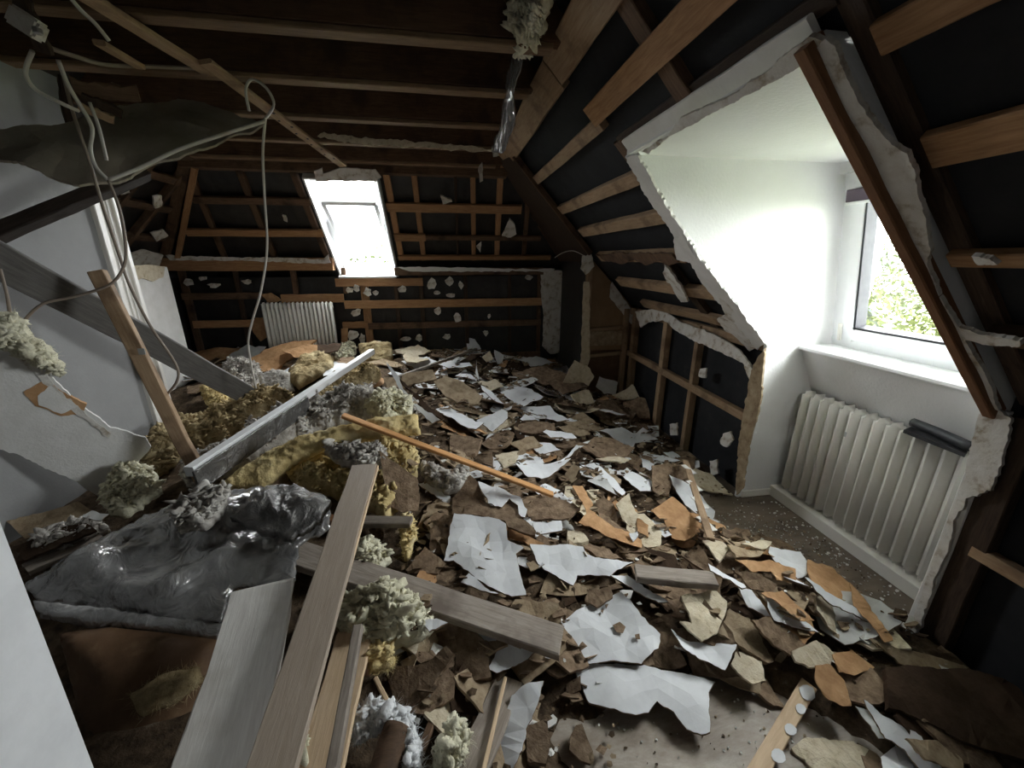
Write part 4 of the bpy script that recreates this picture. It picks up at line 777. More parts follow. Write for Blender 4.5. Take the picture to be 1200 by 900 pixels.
# ================================================================== TRACED SCRAPS
# kind | options | label | outline in the photograph
TAB = """
t|n=0,-.3,1|orange-brown torn boards left of the far radiator|226,414 262,402 300,398 300,412 255,426 235,424
t|n=-.1,-.4,1;th=.02|layered kraft board heap in front of the far radiator|282,428 312,410 346,400 372,400 352,412 318,434 296,438
g|n=0,-.5,1||268,416 290,404 312,406 300,420 278,424
w|n=0,-1,.6|small white flap beneath the far radiator|308,398 320,386 330,398 322,406
d|n=0,-.3,1||372,404 400,402 396,412 372,416
t|n=0,-.3,1||330,410 360,404 388,406 372,416 345,420
c|n=0,-.3,1||462,410 490,404 505,412 480,420
w|n=0,-.3,1||470,424 500,418 512,424 488,434
w|n=0,-.3,1||596,424 628,418 652,424 622,430
b|n=0,-.3,1||600,436 640,428 668,440 640,450 612,446
c|n=0,-.3,1||560,448 580,444 590,452 572,458
b|n=0,-.3,1||640,446 676,440 690,452 660,462
w|n=0,-.3,1||648,432 672,428 684,436 662,440
b|n=0,-.3,1||612,508 650,514 690,520 660,526 622,520
b|n=0,-.3,1||690,478 720,470 735,486 705,492
m|n=0,-.3,1||596,518 625,512 636,522 610,530
b|n=0,-.3,1||780,545 812,560 806,585 785,575
b|n=0,-.3,1||700,598 735,620 760,645 735,648 705,622
d|n=0,-.3,1||752,640 790,650 800,668 770,664
t|n=0,-.5,1|brown kraft-faced board leaning at the far wall|504,396 530,394 541,404 545,410 514,417
w|n=0,-1,.5|white curved sheet standing up against the far wall|543,378 551,380 563,403 551,408 544,396
m|c=.1|mottled tan oval board in the middle of the far heap|508,448 522,443 543,448 565,467 560,475 548,477 522,465
w|c=.3|white narrow curved strip beside the mottled oval board|558,432 561,448 580,465 591,477 582,475 565,457 557,440
w||pale grey-white square sheet on the far heap|586,460 612,450 637,466 610,477
w||white pointed sheet in front of the pale square sheet|605,477 645,476 650,482 667,492 653,495 628,485
m|n=-.3,-.6,1|long grey-brown gutter-like board beneath the far lath|450,443 472,440 507,433 512,444 480,450 457,462
d|n=.2,-.5,1|dark bent backing sheet behind the bluish strip|468,443 505,480 557,503 555,508 533,502 500,483
w|n=-.2,-.8,1;c=.2|long bluish white strip curving down by the yellow slab|453,425 468,442 472,455 488,473 517,494 507,497 472,465
w|c=.2|white wing-shaped scrap, first of the pair by the dark sheet|510,480 528,476 557,495 567,497 558,503 540,498
w|n=.1,-.6,1|white wing-shaped scrap, upright one of the pair|558,492 588,480 595,483 595,490 577,506 570,500
b|th=.03||528,508 565,515 557,532 543,535 527,527
b|th=.03||550,533 577,528 578,547 560,540
c|||580,533 610,528 603,543 590,548
c|||472,418 480,412 503,422 477,427
w|||513,427 550,425 554,429 525,431
w|||533,440 545,433 557,444
c|n=0,-.8,1||565,418 574,411 578,421 570,424
w|n=0,-1,.6||579,410 591,417 586,429 581,422
b|||605,498 620,493 650,495 652,503 635,508 610,506
w|||607,493 615,485 633,488 632,493
c|n=0,-1,.35|cream board leaning against the corner box post|673,422 687,428 696,441 687,456 667,452 660,448
g|n=0,-1,.4|grey-white square leaning beside the cream board|702,441 724,448 720,465 715,466 698,453
b|n=-.4,-.8,1;th=.03|brown chunk under the rolled cream board|730,472 748,465 762,467 762,490 750,490 742,482 732,482
c|n=-.3,-.4,1;c=.3|cream rolled-edge board by the knee wall studs|718,467 742,453 758,452 762,467 748,465 730,472
c|n=0,-.7,1;th=.02|pitted cream block in front of the cream leaning board|669,462 690,457 697,472 677,478
w||long white torn sheet near the knee wall|702,505 727,502 745,508 753,502 772,515 745,518 742,524 723,515
b|c=.15|humped brown board in front of the long white torn sheet|673,527 697,513 717,515 743,528 733,536 707,538
w|||636,507 640,503 670,508 676,514 645,513
m|||653,500 667,497 692,508 680,512 660,505
w|||623,524 632,519 645,519 657,528 632,532
w|||678,521 691,519 673,529 660,543 653,545
w|||702,480 708,479 738,487 723,486
w|||751,532 777,533 797,540 783,543
w|||750,536 767,544 762,552 753,548
w|||777,530 788,529 798,536 785,536
m|||658,495 693,494 703,505 672,501
c|||698,538 717,534 737,539 727,542
m|||663,487 683,483 703,497 673,492
b|n=.1,-1,.8;th=.018|upright brown board beside the yellow slab end|445,528 452,534 468,545 489,560 492,580 490,598 470,600 453,592
w|n=.2,-.4,1|white sliver under the grey wool wisp|490,567 503,564 528,582 526,592 505,578
b|n=0,-.25,1|big ragged brown board behind the largest white sheet|550,557 560,567 570,588 582,595 597,583 607,592 610,605 628,623 627,628 595,618 592,612 557,605 530,602 530,583
w|n=0,-.25,1|torn white sheet overlapping the big ragged brown board|560,563 593,575 610,582 618,597 615,607 608,603 607,592 597,583 588,595 572,590 565,577
b|n=0,-.5,1|brown hollow board left of the largest white sheet|475,668 498,640 522,660 513,672 485,672
w||small white flap under the largest white sheet|540,683 550,673 575,693 585,698 560,690
w|n=0,-.35,1;c=.06|largest white sheet at the end of the grey plank|532,602 580,609 593,615 595,633 614,642 605,648 610,672 617,698 600,700 572,688 552,673 540,663 531,657 520,658 525,640 527,620
t|n=0,-.2,1||595,618 638,637 625,640 597,630
w|c=.2||603,547 622,545 650,543 668,544 643,558 618,562
b||flat brown board at the end of the orange lath|608,583 638,578 658,585 680,597 667,607 622,610 617,600
w|||624,613 658,610 659,622 629,627
t|n=.1,-.2,1|long orange-brown kraft strip across the middle heap|670,570 683,568 695,592 690,597 717,615 737,622 752,632 752,642 738,638 710,627 690,617 678,612 687,602 682,590
w|c=.2|long white ribbon above the kraft strip|680,544 700,548 720,560 733,578 728,585 717,570 700,553
m|n=-.3,-.8,1|curled tan loop at the top of the kraft strip|657,568 662,555 672,544 680,548 672,562
g|||688,563 703,555 727,583 708,573
w||small clean white square scrap by the speckled leaf|730,558 740,553 764,565 762,576 750,576
b|n=0,-.3,1||764,545 805,543 807,560 787,568 783,582 765,575
c|n=-.1,-.4,1|grey-white speckled leaf-shaped scrap|722,590 737,578 747,607 745,622 730,610
b|n=-.2,-.4,1|dark brown leaf-shaped scrap beside the speckled leaf|698,587 708,583 720,592 728,617 722,617 700,602
c|||687,575 702,573 698,585
w|||737,625 747,623 748,628 742,635
t|||747,607 760,615 760,630 747,623
c|th=.03||665,622 680,622 690,633 665,638
b|th=.03||683,633 710,643 730,655 700,653 685,643
w|n=0,-.25,1;c=.1|wide white sheet with a cream torn top edge|620,642 660,640 683,642 688,650 707,655 742,662 723,670 715,677 693,672 677,673 672,685 647,673 630,663
w|n=.1,-.2,1||715,675 735,674 783,706 772,706 750,695
b|n=.1,-.3,1||738,663 750,658 783,683 787,692 770,690 745,675
b|n=0,-.6,1;th=.03|thick brown lump before the wide white sheet|676,678 685,672 713,678 713,687 675,688
t|n=-.1,-.2,1|bright orange-brown kraft board beside the plaster lath|762,600 788,583 803,595 822,615 813,630 802,635 787,630 778,610
w|n=-.2,-.2,1|white triangle sheet behind the plaster lath|784,557 810,567 822,607 803,593 788,568
w|||820,580 838,600 835,610 828,610
c|||823,633 847,635 855,643 843,658 835,648
b|||847,617 873,632 860,635 847,627
m|||853,637 867,643 898,643 890,652 863,653
c|||868,638 890,633 905,635 898,643 883,642
w|n=-.1,-.2,1|grey-white round-ended sheet nearest the dormer floor|902,640 915,645 938,647 948,663 945,675 935,678 913,663 900,648
t|n=-.1,-.35,1|split orange-brown board below the round-ended sheet|862,655 880,657 905,657 932,667 933,682 910,680 903,670 880,670
b|n=-.2,-.6,1||860,668 890,672 912,684 905,695 880,690
t|n=.2,-.2,1|broad brown kraft board on the dormer floor edge|947,655 975,665 997,687 1000,708 980,702 952,687 945,670
w|n=.1,-.5,1|thin white edge strip under the broad kraft board|942,677 967,693 1000,710 1023,727 1018,729 973,707
t||long narrow kraft strip reaching towards the dormer corner|995,683 1010,698 1047,750 1037,752 1000,710
c|n=.2,-.6,1|grey crusted block beside the white curl|955,700 967,698 978,717 980,743 973,737 957,715
w|n=-.1,-.3,1;c=.1|white strip sliding under the curled piece|863,688 880,692 893,707 907,727 927,740 923,742 893,720 877,712
t|n=.1,-.3,1|tan back of the curled white piece|892,695 917,692 955,727 938,727 913,707
w|n=.1,-.5,1;c=.1|white curled blade below the split orange board|895,697 900,700 913,710 948,732 957,742 927,735 907,727 898,712
w|||830,660 858,677 875,688 870,690 833,668
c|n=0,-.3,1|large cream leaf-shaped plaster scrap near the dark plank|799,698 825,695 835,687 852,705 850,720 841,742 823,751 797,728 811,731
m|n=.15,-.4,1;th=.02|tan rectangular board beside the cream leaf|842,741 855,713 880,727 890,743 907,775 900,777
b|n=.1,-.5,1||880,727 900,722 935,745 950,765 925,768 895,745
w|c=.2|white curved sheet below the cream leaf|785,742 805,752 843,752 862,763 850,785 825,775 800,762
b||brown piece between the two big white front sheets|755,778 765,770 770,740 790,745 805,778 790,785 770,782
w|n=0,-.05,1;c=.03|front white sheet lying on the bare floor|673,787 690,780 722,777 755,780 775,787 800,790 838,802 830,815 832,860 822,862 805,855 790,835 770,822 760,835 745,838 715,830 690,822
w|n=0,-.3,1;h=1|white sheet with brown holes at the end of the grey plank|655,732 675,715 700,705 718,697 728,693 740,705 752,722 775,742 772,760 763,767 752,778 720,773 690,778 675,770 668,745
c|n=0,-.3,1|cream scrap with a dark knot on the tan board|857,778 863,762 893,775 897,798 882,802 865,788
b|||887,810 898,795 912,817 920,830 907,827
c|n=0,-.3,1|cream round scrap above the taped lath|928,763 957,750 977,767 973,780 948,782 933,775
t|n=0,-.3,1|rust brown scrap right of the taped lath|955,780 972,778 990,798 998,827 987,828 968,817 955,797
t|n=0,-.3,1||975,767 998,762 1025,782 1000,792 983,788
c|flat=1|cream lino patch stuck on the bare floor|927,878 943,865 1000,870 1032,888 1034,905 957,905
w|n=-.2,-.2,1|white sheet sliding under the dark board|1012,820 1038,840 1080,863 1107,905 1080,905 1060,878 1037,865
g|||1002,828 1017,833 1037,865 1030,865
w|c=.3|crumpled white plastic piece at the heap front|1032,887 1055,872 1080,905 1033,905
d|n=-.1,-.25,1;th=.03|dark brown broken board lying before the near knee wall|1037,783 1067,780 1133,783 1158,790 1193,803 1204,828 1210,890 1150,875 1128,867 1092,848 1040,830
m|n=-.1,-.5,1|tan edge strip lying on the dark broken board|1027,753 1080,765 1138,782 1127,785 1063,782 1050,770
m|||1062,865 1100,868 1128,890 1130,905 1085,890
b|||1130,872 1165,885 1180,905 1140,905
b|n=-.2,-.4,1;th=.05|thick crusty brown chunk with a white face by the grey plank|535,730 557,740 572,757 575,793 557,798 530,787 535,770 533,745
w|n=0,-.3,1|white face piece beside the thick crusty chunk|553,735 610,762 617,758 628,763 615,775 582,790 572,785 582,763
b|n=-.2,-.5,1;th=.02|brown curved board below the wool at the heap front|450,783 460,780 482,780 500,777 523,757 533,768 513,793 500,813 483,830 467,832
w|||493,727 512,725 525,730 503,740
w|n=-.2,-.3,1|tall white strip at the edge of the bare floor|588,845 600,815 620,800 637,797 630,825 618,850 612,880 600,905 585,885
b|n=0,-.1,1;th=.02||616,850 640,842 645,868 640,895 618,892
d|n=.1,-.4,1||655,690 672,688 676,705 660,712
b|||690,690 715,688 718,700 700,712 685,704
"""
for ln in TAB.strip().split('\n'):
    kd, opt, rest = ln.split('|')[0], ln.split('|')[1], ln.split('|')[2:]
    lab, outl = (rest[-2] if len(rest) > 1 else ''), rest[-1]
    op = dict(o.split('=') for o in opt.split(';') if o); poly = [tuple(map(float, p.split(','))) for p in outl.split()]
    n = Vector(tuple(map(float, op['n'].split(',')))) if 'n' in op else Vector((random.uniform(-.2, .2), random.uniform(-.35, .05), 1))
    n.normalize(); pp = jag(poly, 4, 1.1); cx = sum(p[0] for p in poly)/len(poly); cy = sum(p[1] for p in poly)/len(poly)
    c0 = hit(cx, cy, .006) if 'flat' not in op else at(cx, cy, Z=.006)
    if 'flat' in op: n = Vector((0, 0, 1))
    for it in range(3):
        d = n.dot(c0); W = [onp(p[0], p[1], n, d) for p in pp]; r = settle(n, W, 93)
        if r is None or 'flat' in op: break
        up_ = min(max(r[2]+.006, -.03), .085); cc = onp(cx, cy, n, d); c0 = cc+Vector((0, 0, up_))
        t_ = (c0.z-H)/ray(cx, cy).z; c0 = O+ray(cx, cy)*t_
    d = n.dot(c0); W = [onp(p[0], p[1], n, d) for p in pp]
    low = min(p.z for p in W)
    if low < .004:
        c0 = c0+Vector((0, 0, .006-low)); d = n.dot(c0); W = [onp(p[0], p[1], n, d) for p in pp]
    W = [Vector((min(p.x, 1.93 if not (DY0 < p.y < DY1) else 2.15), min(p.y, 5.08), p.z)) for p in W]
    holes = None
    if 'h' in op:
        holes = [[onp(x, y, n, d) for x, y in pl] for pl in ([(718, 733), (726, 729), (733, 735), (730, 742), (722, 741)], [(744, 744), (749, 743), (750, 749), (745, 749)], [(709, 709), (713, 708), (710, 714)], [(704, 716), (708, 714), (706, 719)])]
    zn = 'by the knee wall' if cx > 695 and cy < 560 else 'on the far heap' if cy < 560 else 'near the dormer' if cx > 800 else 'in the middle of the heap' if cy < 700 else 'at the heap front'
    build_frag(W, n, kd, float(op.get('c', random.uniform(-.02, .06))), lab or 'medium '+KIND[kd][1]+' '+zn, None if lab else 'medium '+KIND[kd][1]+'s '+zn, float(op['th']) if 'th' in op else None, holes=holes)
    r = settle(n, W)
    if r: hm[r[0][0], r[0][1]] = np.maximum(hm[r[0][0], r[0][1]], np.minimum(r[1]+.006, base[r[0][0], r[0][1]]+.2))

# ================================================================== PLANKS, LATHS, BEAMS
def hitc(p, lift): return hit(p[0], p[1], lift)
def plank(name, A, B, wd, th, mat, label, cat='plank', up=(0, 0, 1), seg=8, rough=.05, group=None):
    return beam(name, A, B, wd, th, up, mat, None, seg, rough, label=label, cat=cat, group=group)
plank('plank', at(250, 617, Z=.47), at(657, 752, Z=.235), .125, .035, 'wood_grey', 'long weathered grey plank lying across the heap')
p1 = plank('painted_board', at(309, 688, Z=.50), at(250, 918, Z=.41), .195, .024, 'wood_whitewash', 'wide white-painted board beside the foil sheet', 'board')
p2 = plank('painted_board', at(427, 546, Z=.64), at(314, 918, Z=.46), .118, .02, 'wood_taupe', 'long taupe-painted board with a pale edge crossing the grey plank', 'board')
beam('pale_edge', at(443, 547, Z=.632), at(340, 918, Z=.455), .006, .018, (0, 0, 1), 'wood_pale', p2)
plank('plank', at(416, 742, Z=.36), at(372, 915, Z=.34), .12, .02, 'wood_pale', 'yellowish board tucked under the taupe-painted board', 'board')
plank('lath', at(420, 735, Z=.45), at(388, 912, Z=.41), .03, .03, 'wood_grey', 'narrow upright lath beside the yellowish board', 'lath')
plank('plank', at(598, 797, Z=.15), at(545, 915, Z=.2), .10, .025, 'wood_grey', 'short grey split plank beside the bare floor')
plank('stick', at(592, 795, Z=.19), at(566, 905, Z=.22), .012, .014, 'wood_pale', 'thin pale split stick on the short grey plank', 'stick')
plank('stick', at(520, 810, Z=.17), at(484, 905, Z=.22), .025, .02, 'wood_brown', 'dark brown stick beside the brown curved board', 'stick')
plank('stick', at(440, 795, Z=.30), at(462, 838, Z=.30), .014, .012, 'wood_pale', 'short pale stick under the white cotton-like wool', 'stick')
tube('log_end', [at(466, 852, Z=.30), at(455, 885, Z=.29), at(445, 925, Z=.28)], .04, 'wood_brown', None, 10, 3, label='round brown log end under the white cotton-like wool', cat='log')
plank('lath', at(402, 487, Z=.79), at(648, 580, Z=.36), .042, .02, 'wood_bright', 'bright orange wooden lath lying over the heap', 'lath', rough=.02)
P5a, P5b = at(222, 553, Z=.66), at(436, 412, Z=.76)
tp = plank('trim_profile', P5a, P5b, .05, .05, 'window_pvc', 'long white-painted trim profile slanting over the wool', 'trim', rough=.01)
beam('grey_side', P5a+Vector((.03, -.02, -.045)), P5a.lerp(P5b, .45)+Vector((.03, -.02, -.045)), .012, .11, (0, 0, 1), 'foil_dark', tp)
plank('lath', hitc((466, 442), .03), hitc((558, 409), .03), .035, .025, 'wood_grey', 'grey-white lath pointing to the far wall', 'lath')
pl = plank('lath', hitc((803, 540), .07), hitc((833, 632), .06), .04, .015, 'wood_tan', 'plaster-stained lath lying by the knee wall', 'lath')
for u in (.15, .4, .62, .85):
    A_, B_ = hitc((803, 540), .08), hitc((833, 632), .07); p_ = A_.lerp(B_, u)
    beam('plaster_smear', p_+Vector((0, .06, .001)), p_+Vector((.012, -.06, .001)), .034, .004, (0, 0, 1), 'chip_white', pl)
plank('plank', hitc((745, 672), .03), hitc((838, 681), .04), .085, .035, 'wood_grey', 'short grey plank stub by the large cream leaf scrap')
plank('plank', hitc((372, 607), .05), hitc((410, 612), .05), .05, .03, 'trim_brown', 'short reddish plank end at the foil sheet edge')
plank('plank', hitc((405, 611), .05), hitc((482, 612), .04), .06, .03, 'wood_grey', 'short grey board behind the taupe-painted board')
tl0, tl1 = at(948, 802, Z=.05), at(884, 912, Z=.012); tl = plank('taped_lath', tl0, tl1, .052, .012, 'wood_pale', 'pale lath with four plaster patches on the bare floor', 'lath', rough=.01)
for px, py, r in ((946, 812, 12), (938, 831, 8), (926, 855, 9), (912, 886, 11)):
    nrm = (tl0-tl1).cross(Vector((0, 1, 0))); nrm = Vector((0, 0, 1)); q = [(px+r*.8*math.cos(a)*random.uniform(.8, 1.1)+r*.2*math.sin(a), py+r*.8*math.sin(a)) for a in np.linspace(0, 6.283, 11)[:-1]]
    pp = at(px, py, Z=.03); u = (tl0-pp).dot(tl0-tl1)/(tl0-tl1).length_squared; zc = tl0.z+(tl1.z-tl0.z)*u+.0075
    sl = (tl0-tl1).normalized(); nr = (Vector((0, 0, 1))-sl*sl.z).normalized(); slab_px('plaster_patch', q, (nr, nr.dot(Vector((pp.x, pp.y, zc)))), .002, 'white_paper', tl, clean=True)
for a, b_, m_, lb in (((20, 655), (110, 622), 'wood_brown', 'brown board by the white wall board, upper of two'), ((30, 668), (120, 630), 'wood_grey', 'grey-brown board by the white wall board, lower of two')):
    plank('plank', hitc(a, .04), hitc(b_, .05), .09, .02, m_, lb)
# beams and posts on the left
plank('timber_beam', at(-40, 284, X=-1.86), hitc((292, 464), .03), .14, .045, 'wood_slate', 'long grey beam leaning across the grey wall', 'beam', up=(.35, -1, .25))
lp0, lp1 = at(114, 318, Y=2.17), hitc((242, 574), -.02)
lp = plank('leaning_post', lp0, lp1, .06, .045, 'wood_tan', 'split tan post leaning in front of the grey beam', 'post', up=(.2, -1, .3), rough=.14)
put('nail_plate', boxmesh('nail_plate', .03, .004, .03, 'steel', .001), lp, Matrix.Translation(lp0.lerp(lp1, .33)+Vector((.04, -.03, 0))))
plank('charred_beam', at(-40, 288, X=-1.88), at(170, 203, Y=2.62), .06, .06, 'wood_char', 'blackened beam slanting up the grey wall', 'beam', up=(.3, -1, .3), rough=.25)
hs = plank('hanging_batten', at(240, 72, Z=2.44), at(402, 194, Y=3.55), .06, .02, 'wood_tan', 'perforated brown batten dangling from the ceiling joists', 'batten', up=(0, -.5, -1))
a_, b_ = at(240, 72, Z=2.44), at(402, 194, Y=3.55)
for k in range(9):
    put('nail_hole', boxmesh('nail_hole', .014, .014, .004, 'gasket', .003), hs, Matrix.Translation(a_.lerp(b_, .35+.065*k)) @ frame(a_, b_, (0, -.5, -1)) @ Matrix.Translation((0, .012*(-1)**k, .011)))
plank('hanging_batten', at(92, -10, Z=2.44), at(246, 86, Z=2.45), .06, .025, 'wood_tan', 'brown batten under the joists near the grey wall', 'batten', up=(0, 0, -1))
plank('hanging_batten', at(116, 50, Z=2.36), at(164, 78, Z=2.38), .04, .02, 'wood_tan', 'short pale batten stub below the long ceiling batten', 'batten', up=(0, -.3, -1))
for (a, b_, m_, lb, wd) in (((86, 101), (163, 113), 'wood_brown', 'splintered brown board end above the sagging panel', .06), ((96, 114), (143, 133), 'wood_dark', 'splintered dark board under the brown splintered one', .04), ((92, 124), (134, 141), 'wood_tan', 'splintered pale board resting on the sagging panel', .035)):
    plank('splintered_board', at(*a, Y=2.25), at(*b_, Y=2.3), wd, .02, m_, lb, 'board', up=(.1, -1, -.4), rough=.3)
plank('splintered_board', at(74, 90, X=-1.93), at(84, 150, X=-1.93), .05, .02, 'wood_dark', 'dark vertical splinter board against the grey wall', 'board', up=(1, -.5, 0), rough=.2)

# ================================================================== SHEETS ON THE LEFT
def pl3(a, b_, c): n = (b_-a).cross(c-a).normalized(); return (tuple(n), n.dot(a))
PW = pl3(at(0, 450, Y=1.88), at(175, 520, Y=2.15), at(120, 580, Y=2.07))
hb = slab_px('hanging_board', [(-62, 335), (-25, 372), (0, 386), (35, 412), (60, 440), (90, 470), (130, 500), (170, 511), (177, 522), (160, 542), (122, 584), (85, 560), (50, 545), (20, 530), (0, 525), (-25, 518), (-62, 505)], PW, .0125, 'plaster_white', label='fallen white plasterboard panel hanging by the grey wall', cat='plasterboard', amp=1.2)
slab_px('torn_paper', [(28, 458), (55, 442), (70, 455), (102, 472), (98, 482), (72, 486), (42, 474)], PW, .015, 'kraft', hb)
slab_px('torn_paper', [(45, 462), (60, 450), (70, 460), (92, 474), (72, 483), (46, 473)], PW, .0165, 'plaster_white', hb)
slab_px('torn_edge', [(0, 392), (35, 418), (62, 446), (95, 478), (130, 506), (128, 512), (90, 484), (55, 450), (20, 418)], PW, .016, 'plaster_torn', hb, amp=2)
wool([(-8, 366), (18, 366), (30, 380), (38, 396), (58, 408), (76, 428), (70, 440), (48, 428), (20, 412), (-8, 398)], 'wool_pale', .035, 'pale wool stuck along the top of the hanging panel', plane=(PW[0], PW[1]-.0), rough=1.5)
slabquad('white_board', [(-.8, .662, .0), (-.8, .763, 1.9), (-.8, -.15, 1.9), (-.8, -.15, .0)], (-.02, 0, 0), 'white_paper', label='clean white board standing upright beside the foil sheet', cat='board')
PS = pl3(at(295, 140, Y=2.85), at(0, 160, X=-1.93), at(125, 214, Y=2.25))
slab_px('sagging_panel', [(-30, 150), (0, 152), (60, 148), (100, 140), (130, 128), (170, 122), (210, 118), (240, 122), (280, 138), (312, 146), (280, 160), (230, 180), (180, 198), (130, 214), (95, 220), (60, 210), (25, 196), (-30, 188)], PS, .012, 'sag_board', wav=.03, label='grey-brown ceiling panel sagging from the joists', cat='ceiling panel')
# vapour foil and the roll under it
wool([(30, 688), (100, 642), (175, 604), (240, 578), (330, 570), (385, 590), (388, 620), (350, 640), (346, 680), (320, 688), (275, 690), (258, 730), (200, 726), (120, 716), (45, 705)], 'foil', .05, 'crumpled grey-silver vapour foil sheet spread over the wool', .06, n=(0, -.3, 1), rough=.9, fuzz=0, name='foil_sheet', th0=.006, sharp=.7)
wool([(42, 704), (120, 712), (200, 724), (262, 730), (258, 748), (190, 742), (110, 735), (50, 725)], 'foil', .02, 'folded silver hem of foil above the brown roll', .05, n=(0, -1.2, 1), rough=.5, fuzz=0, name='foil_hem', th0=.005)
wool([(270, 608), (300, 575), (345, 568), (388, 588), (375, 612), (340, 632), (305, 625)], 'foil_dark', .05, 'dark shiny crumpled plastic at the back of the foil sheet', .08, rough=1.2, fuzz=0, name='plastic_sheet')
wool([(200, 600), (235, 575), (270, 572), (262, 600), (240, 618), (210, 622)], 'wool_grey', .012, 'thin wisp of wool lying on the foil sheet', .10, rough=.8)
wool([(70, 742), (130, 735), (200, 742), (255, 750), (262, 800), (240, 850), (215, 910), (115, 910), (92, 830)], 'roll_brown', .13, 'dark brown roll bulging below the foil hem', -.02, n=(.1, -.8, 1), rough=.12, fuzz=0, name='insulation_roll', sharp=.45)
wool([(150, 815), (190, 790), (232, 782), (236, 800), (200, 828), (165, 842)], 'wool_dirty', .03, 'greenish wool streak on the dark brown roll', .03, n=(.1, -.8, 1), rough=.5)
wool([(36, 650), (55, 632), (105, 612), (128, 618), (110, 634), (70, 652), (45, 668)], 'wool_grey', .05, 'grey wool tuft between the two boards by the grey wall', .03)
for ln in ('m;brown layered board at the foot of the hanging panel;8,612 60,598 92,588 108,598 88,612 30,632', 'd;dark layered board under the brown layered one;14,640 60,622 100,612 112,620 70,640 30,658', 'g;pinkish paper scrap beneath the hanging panel tip;92,606 108,598 128,603 118,610'):
    kd, lb, po = ln.split(';'); po = [tuple(map(float, p.split(','))) for p in po.split()]
    n = Vector((.1, -.35, 1)).normalized(); cx = sum(p[0] for p in po)/len(po); cy = sum(p[1] for p in po)/len(po); c0 = hit(cx, cy, .05); build_frag([onp(p[0], p[1], n, n.dot(c0)) for p in jag(po, 5, 1)], n, kd, .03, lb)

# ================================================================== CABLES
def cable(pts, r, mat, label): tube('cable', [at(x, y, Y=Y) for x, y, Y in pts], r, mat, None, 6, 5, label=label, cat='cable')
cable([(38, 60, 1.9), (30, 85, 1.95), (42, 105, 2.0), (70, 120, 2.0), (92, 130, 2.05)], .007, 'cable_white', 'white cable loop against the grey wall below the junction box')
cable([(68, 70, 2.0), (80, 100, 2.02), (95, 125, 2.05), (108, 150, 2.05), (106, 175, 2.05), (112, 195, 2.05), (127, 211, 2.05)], .007, 'cable_white', 'white cable dropping in front of the sagging panel')
cable([(127, 211, 2.05), (165, 196, 2.1), (210, 175, 2.15), (260, 158, 2.2), (310, 142, 2.25)], .008, 'cable_white', 'white cable running along the sagging panel edge')
cable([(72, 78, 2.05), (85, 130, 2.07), (105, 190, 2.1), (120, 240, 2.1), (140, 300, 2.12), (150, 330, 2.1), (175, 380, 2.1), (205, 425, 2.12), (208, 445, 2.12), (195, 463, 2.14)], .006, 'cable_brown', 'brown cable hanging past the white casing')
cable([(127, 211, 2.05), (140, 245, 2.03), (147, 285, 2.02), (145, 312, 2.02), (128, 334, 2.0), (85, 348, 1.98), (50, 356, 1.95), (28, 376, 1.95)], .006, 'cable_brown', 'thin cable curling from the casing to the hanging panel')
cable([(292, 130, 2.25), (288, 105, 2.25), (296, 93, 2.25), (312, 103, 2.25), (321, 122, 2.25), (312, 138, 2.25)], .006, 'cable_white', 'white cable loop under the dangling batten')
cable([(311, 138, 2.25), (308, 180, 2.3), (310, 230, 2.4), (313, 290, 2.5), (306, 340, 2.6), (296, 375, 2.7), (291, 400, 2.75), (294, 425, 2.8), (300, 455, 2.85)], .0065, 'cable_white', 'long white cable hanging from the dangling batten to the heap')
cable([(78, -8, 1.75), (95, 12, 1.78), (112, 28, 1.8), (128, 48, 1.82)], .006, 'cable_white', 'white cable beside the ceiling batten near the grey wall')
cable([(55, 55, 2.0), (85, 65, 2.05), (125, 76, 2.15), (175, 78, 2.3), (230, 80, 2.4)], .008, 'cable_brown', 'dusty cable running under the joists')
cable([(105, 120, 2.06), (116, 150, 2.06), (125, 188, 2.07)], .006, 'cable_white', 'short white cable end in front of the sagging panel')
cable([(0, 315, 1.95), (8, 345, 1.93), (12, 370, 1.92)], .006, 'cable_brown', 'short dark cable above the hanging panel')
cable([(650, 302, 4.05), (660, 296, 4.0), (672, 294, 4.0), (685, 300, 4.0)], .004, 'cable_white', 'thin white wire at the foot of the hip board')
jb = empty('junction_box', at(32, 30, Y=1.82), 'dusty white junction box under the ceiling by the grey wall', 'junction box')
put('cover', boxmesh('cover', .085, .05, .06, 'plaster_torn', .008, 2), jb, Matrix.Translation(at(32, 28, Y=1.82)) @ Matrix.Rotation(.6, 4, 'Y'))
put('terminal', boxmesh('terminal', .02, .02, .02, 'steel', .003), jb, Matrix.Translation(at(44, 36, Y=1.8)))
beam('hanger', at(20, -12, Y=1.82), at(52, 62, Y=1.9), .05, .02, (0, -1, 0), 'wood_dark', jb, rough=.3)

# ================================================================== OUTSIDE
put('ground', mkmesh('ground', [(-60, -60, -3), (60, -60, -3), (60, 60, -3), (-60, 60, -3)], [(0, 1, 2, 3)], 'lawn'), label='lawn outside the house', kind='structure')
def foliage(blobs, n, s, name, mat, parent):
    vs = []; fs = []
    for _ in range(n):
        c, r = random.choices(blobs, [b[1][0]*b[1][2] for b in blobs])[0]; d = Vector((random.gauss(0, 1), random.gauss(0, 1), random.gauss(0, 1))).normalized()*random.uniform(.55, 1.05)
        p = Vector((c[0]+d.x*r[0], c[1]+d.y*r[1], c[2]+d.z*r[2])); a = Vector((random.gauss(0, 1), random.gauss(0, 1), random.gauss(0, 1))).normalized(); b_ = a.cross(Vector((random.random(), random.random(), 1))).normalized(); z = s*random.uniform(.6, 1.3); k = len(vs)
        vs += [p-a*z, p+b_*z*.5, p+a*z, p-b_*z*.5]; fs.append((k, k+1, k+2, k+3))
    return put(name, mkmesh(name, vs, fs, mat), parent)
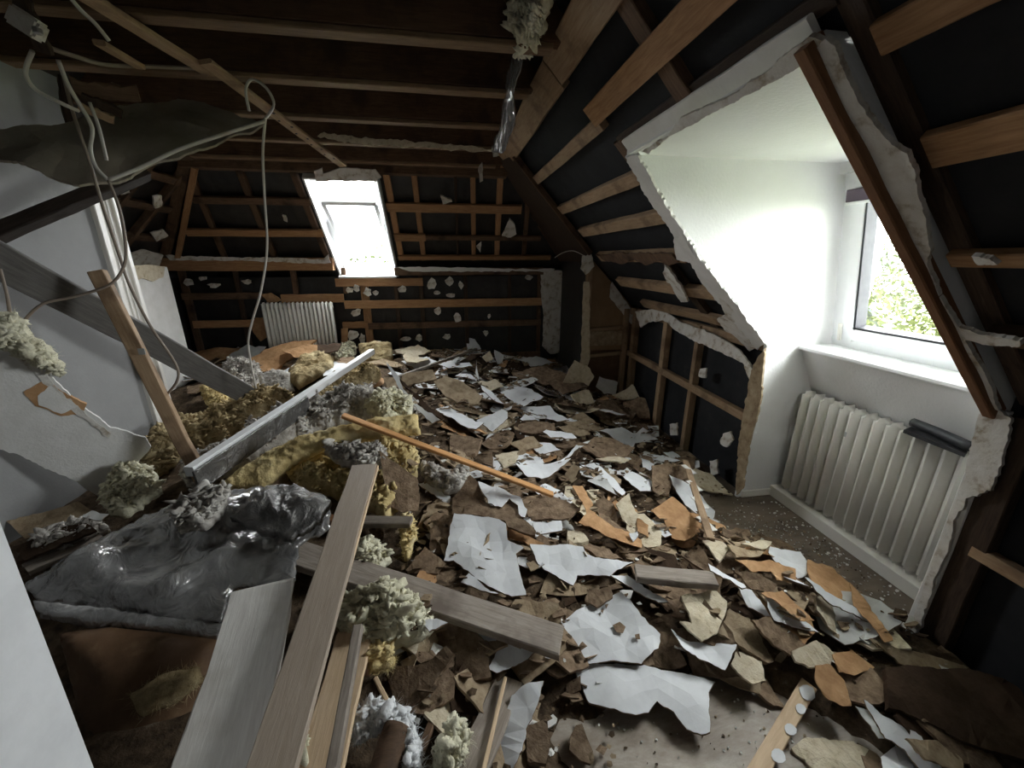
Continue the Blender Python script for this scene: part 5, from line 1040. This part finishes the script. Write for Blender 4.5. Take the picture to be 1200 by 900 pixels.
def shrub(loc, blobs, n, s, mat, label, cat='shrub', twigs=0, trunk=.07):
    root = empty(cat, loc, label, cat)
    if n: foliage(blobs, n, s, 'foliage', mat, root)
    for b in blobs[:3]: tube('trunk', [(loc[0], loc[1], -3), ((loc[0]+b[0][0])/2+.2, (loc[1]+b[0][1])/2, (b[0][2]-3)/2), b[0]], trunk, 'bark_pale', root, 6, 4, trunk*.4)
    for _ in range(twigs):
        c, r = random.choice(blobs); p = Vector((c[0]+random.uniform(-.5, .5)*r[0], c[1]+random.uniform(-.6, .6)*r[1], c[2]-r[2]*random.uniform(.2, .9))); pts = [p]; d = Vector((random.gauss(0, .5), random.gauss(0, .8), 1)).normalized()
        for i in range(5): d = (d+Vector((random.gauss(0, .35), random.gauss(0, .35), random.gauss(-.1, .3)))).normalized(); pts.append(pts[-1]+d*r[2]*.38)
        tube('branch', pts, .03, 'bark_pale', root, 4, 3, .009)
    return root
shrub((8.2, 6.0, -3), [((8.2, 6.0, .55), (1.5, 1.9, .9)), ((8.6, 4.9, .25), (1.2, 1.2, .8))], 5000, .065, 'leaf_yellow', 'yellow-green shrub outside the dormer window')
shrub((10.5, 8.2, -3), [((10.5, 8.2, 1.6), (2.2, 2.6, 1.5)), ((10.6, 6.3, 2.0), (2.0, 2.0, 1.4)), ((10.2, 9.9, 1.2), (1.6, 1.4, 1.3))], 9000, .06, 'leaf_green', 'tall pale tree with bare twigs outside the dormer window', 'tree', 46)
sh = empty('shed', (9.0, 8.3, -3), 'grey-roofed shed outside the dormer window', 'shed')
box('shed_wall', 8.0, 9.6, 7.6, 9.4, -3, .0, 'brick_dull', sh)
slabquad('shed_roof', [(7.7, 7.4, -.1), (7.7, 9.6, -.1), (8.8, 9.6, .75), (8.8, 7.4, .75)], (0, 0, .08), 'slate', sh)
slabquad('shed_roof', [(9.9, 7.4, -.1), (9.9, 9.6, -.1), (8.8, 9.6, .75), (8.8, 7.4, .75)], (0, 0, .08), 'slate', sh)
shrub((-2.2, 13, -3), [((-3.6, 13, .0), (1.6, 1.4, 2.0)), ((-2.0, 13, .1), (1.5, 1.4, 2.0)), ((-.5, 13, .0), (1.4, 1.4, 2.05))], 5200, .12, 'leaf_green', 'green hedge tree seen under the open skylight sash', 'tree')
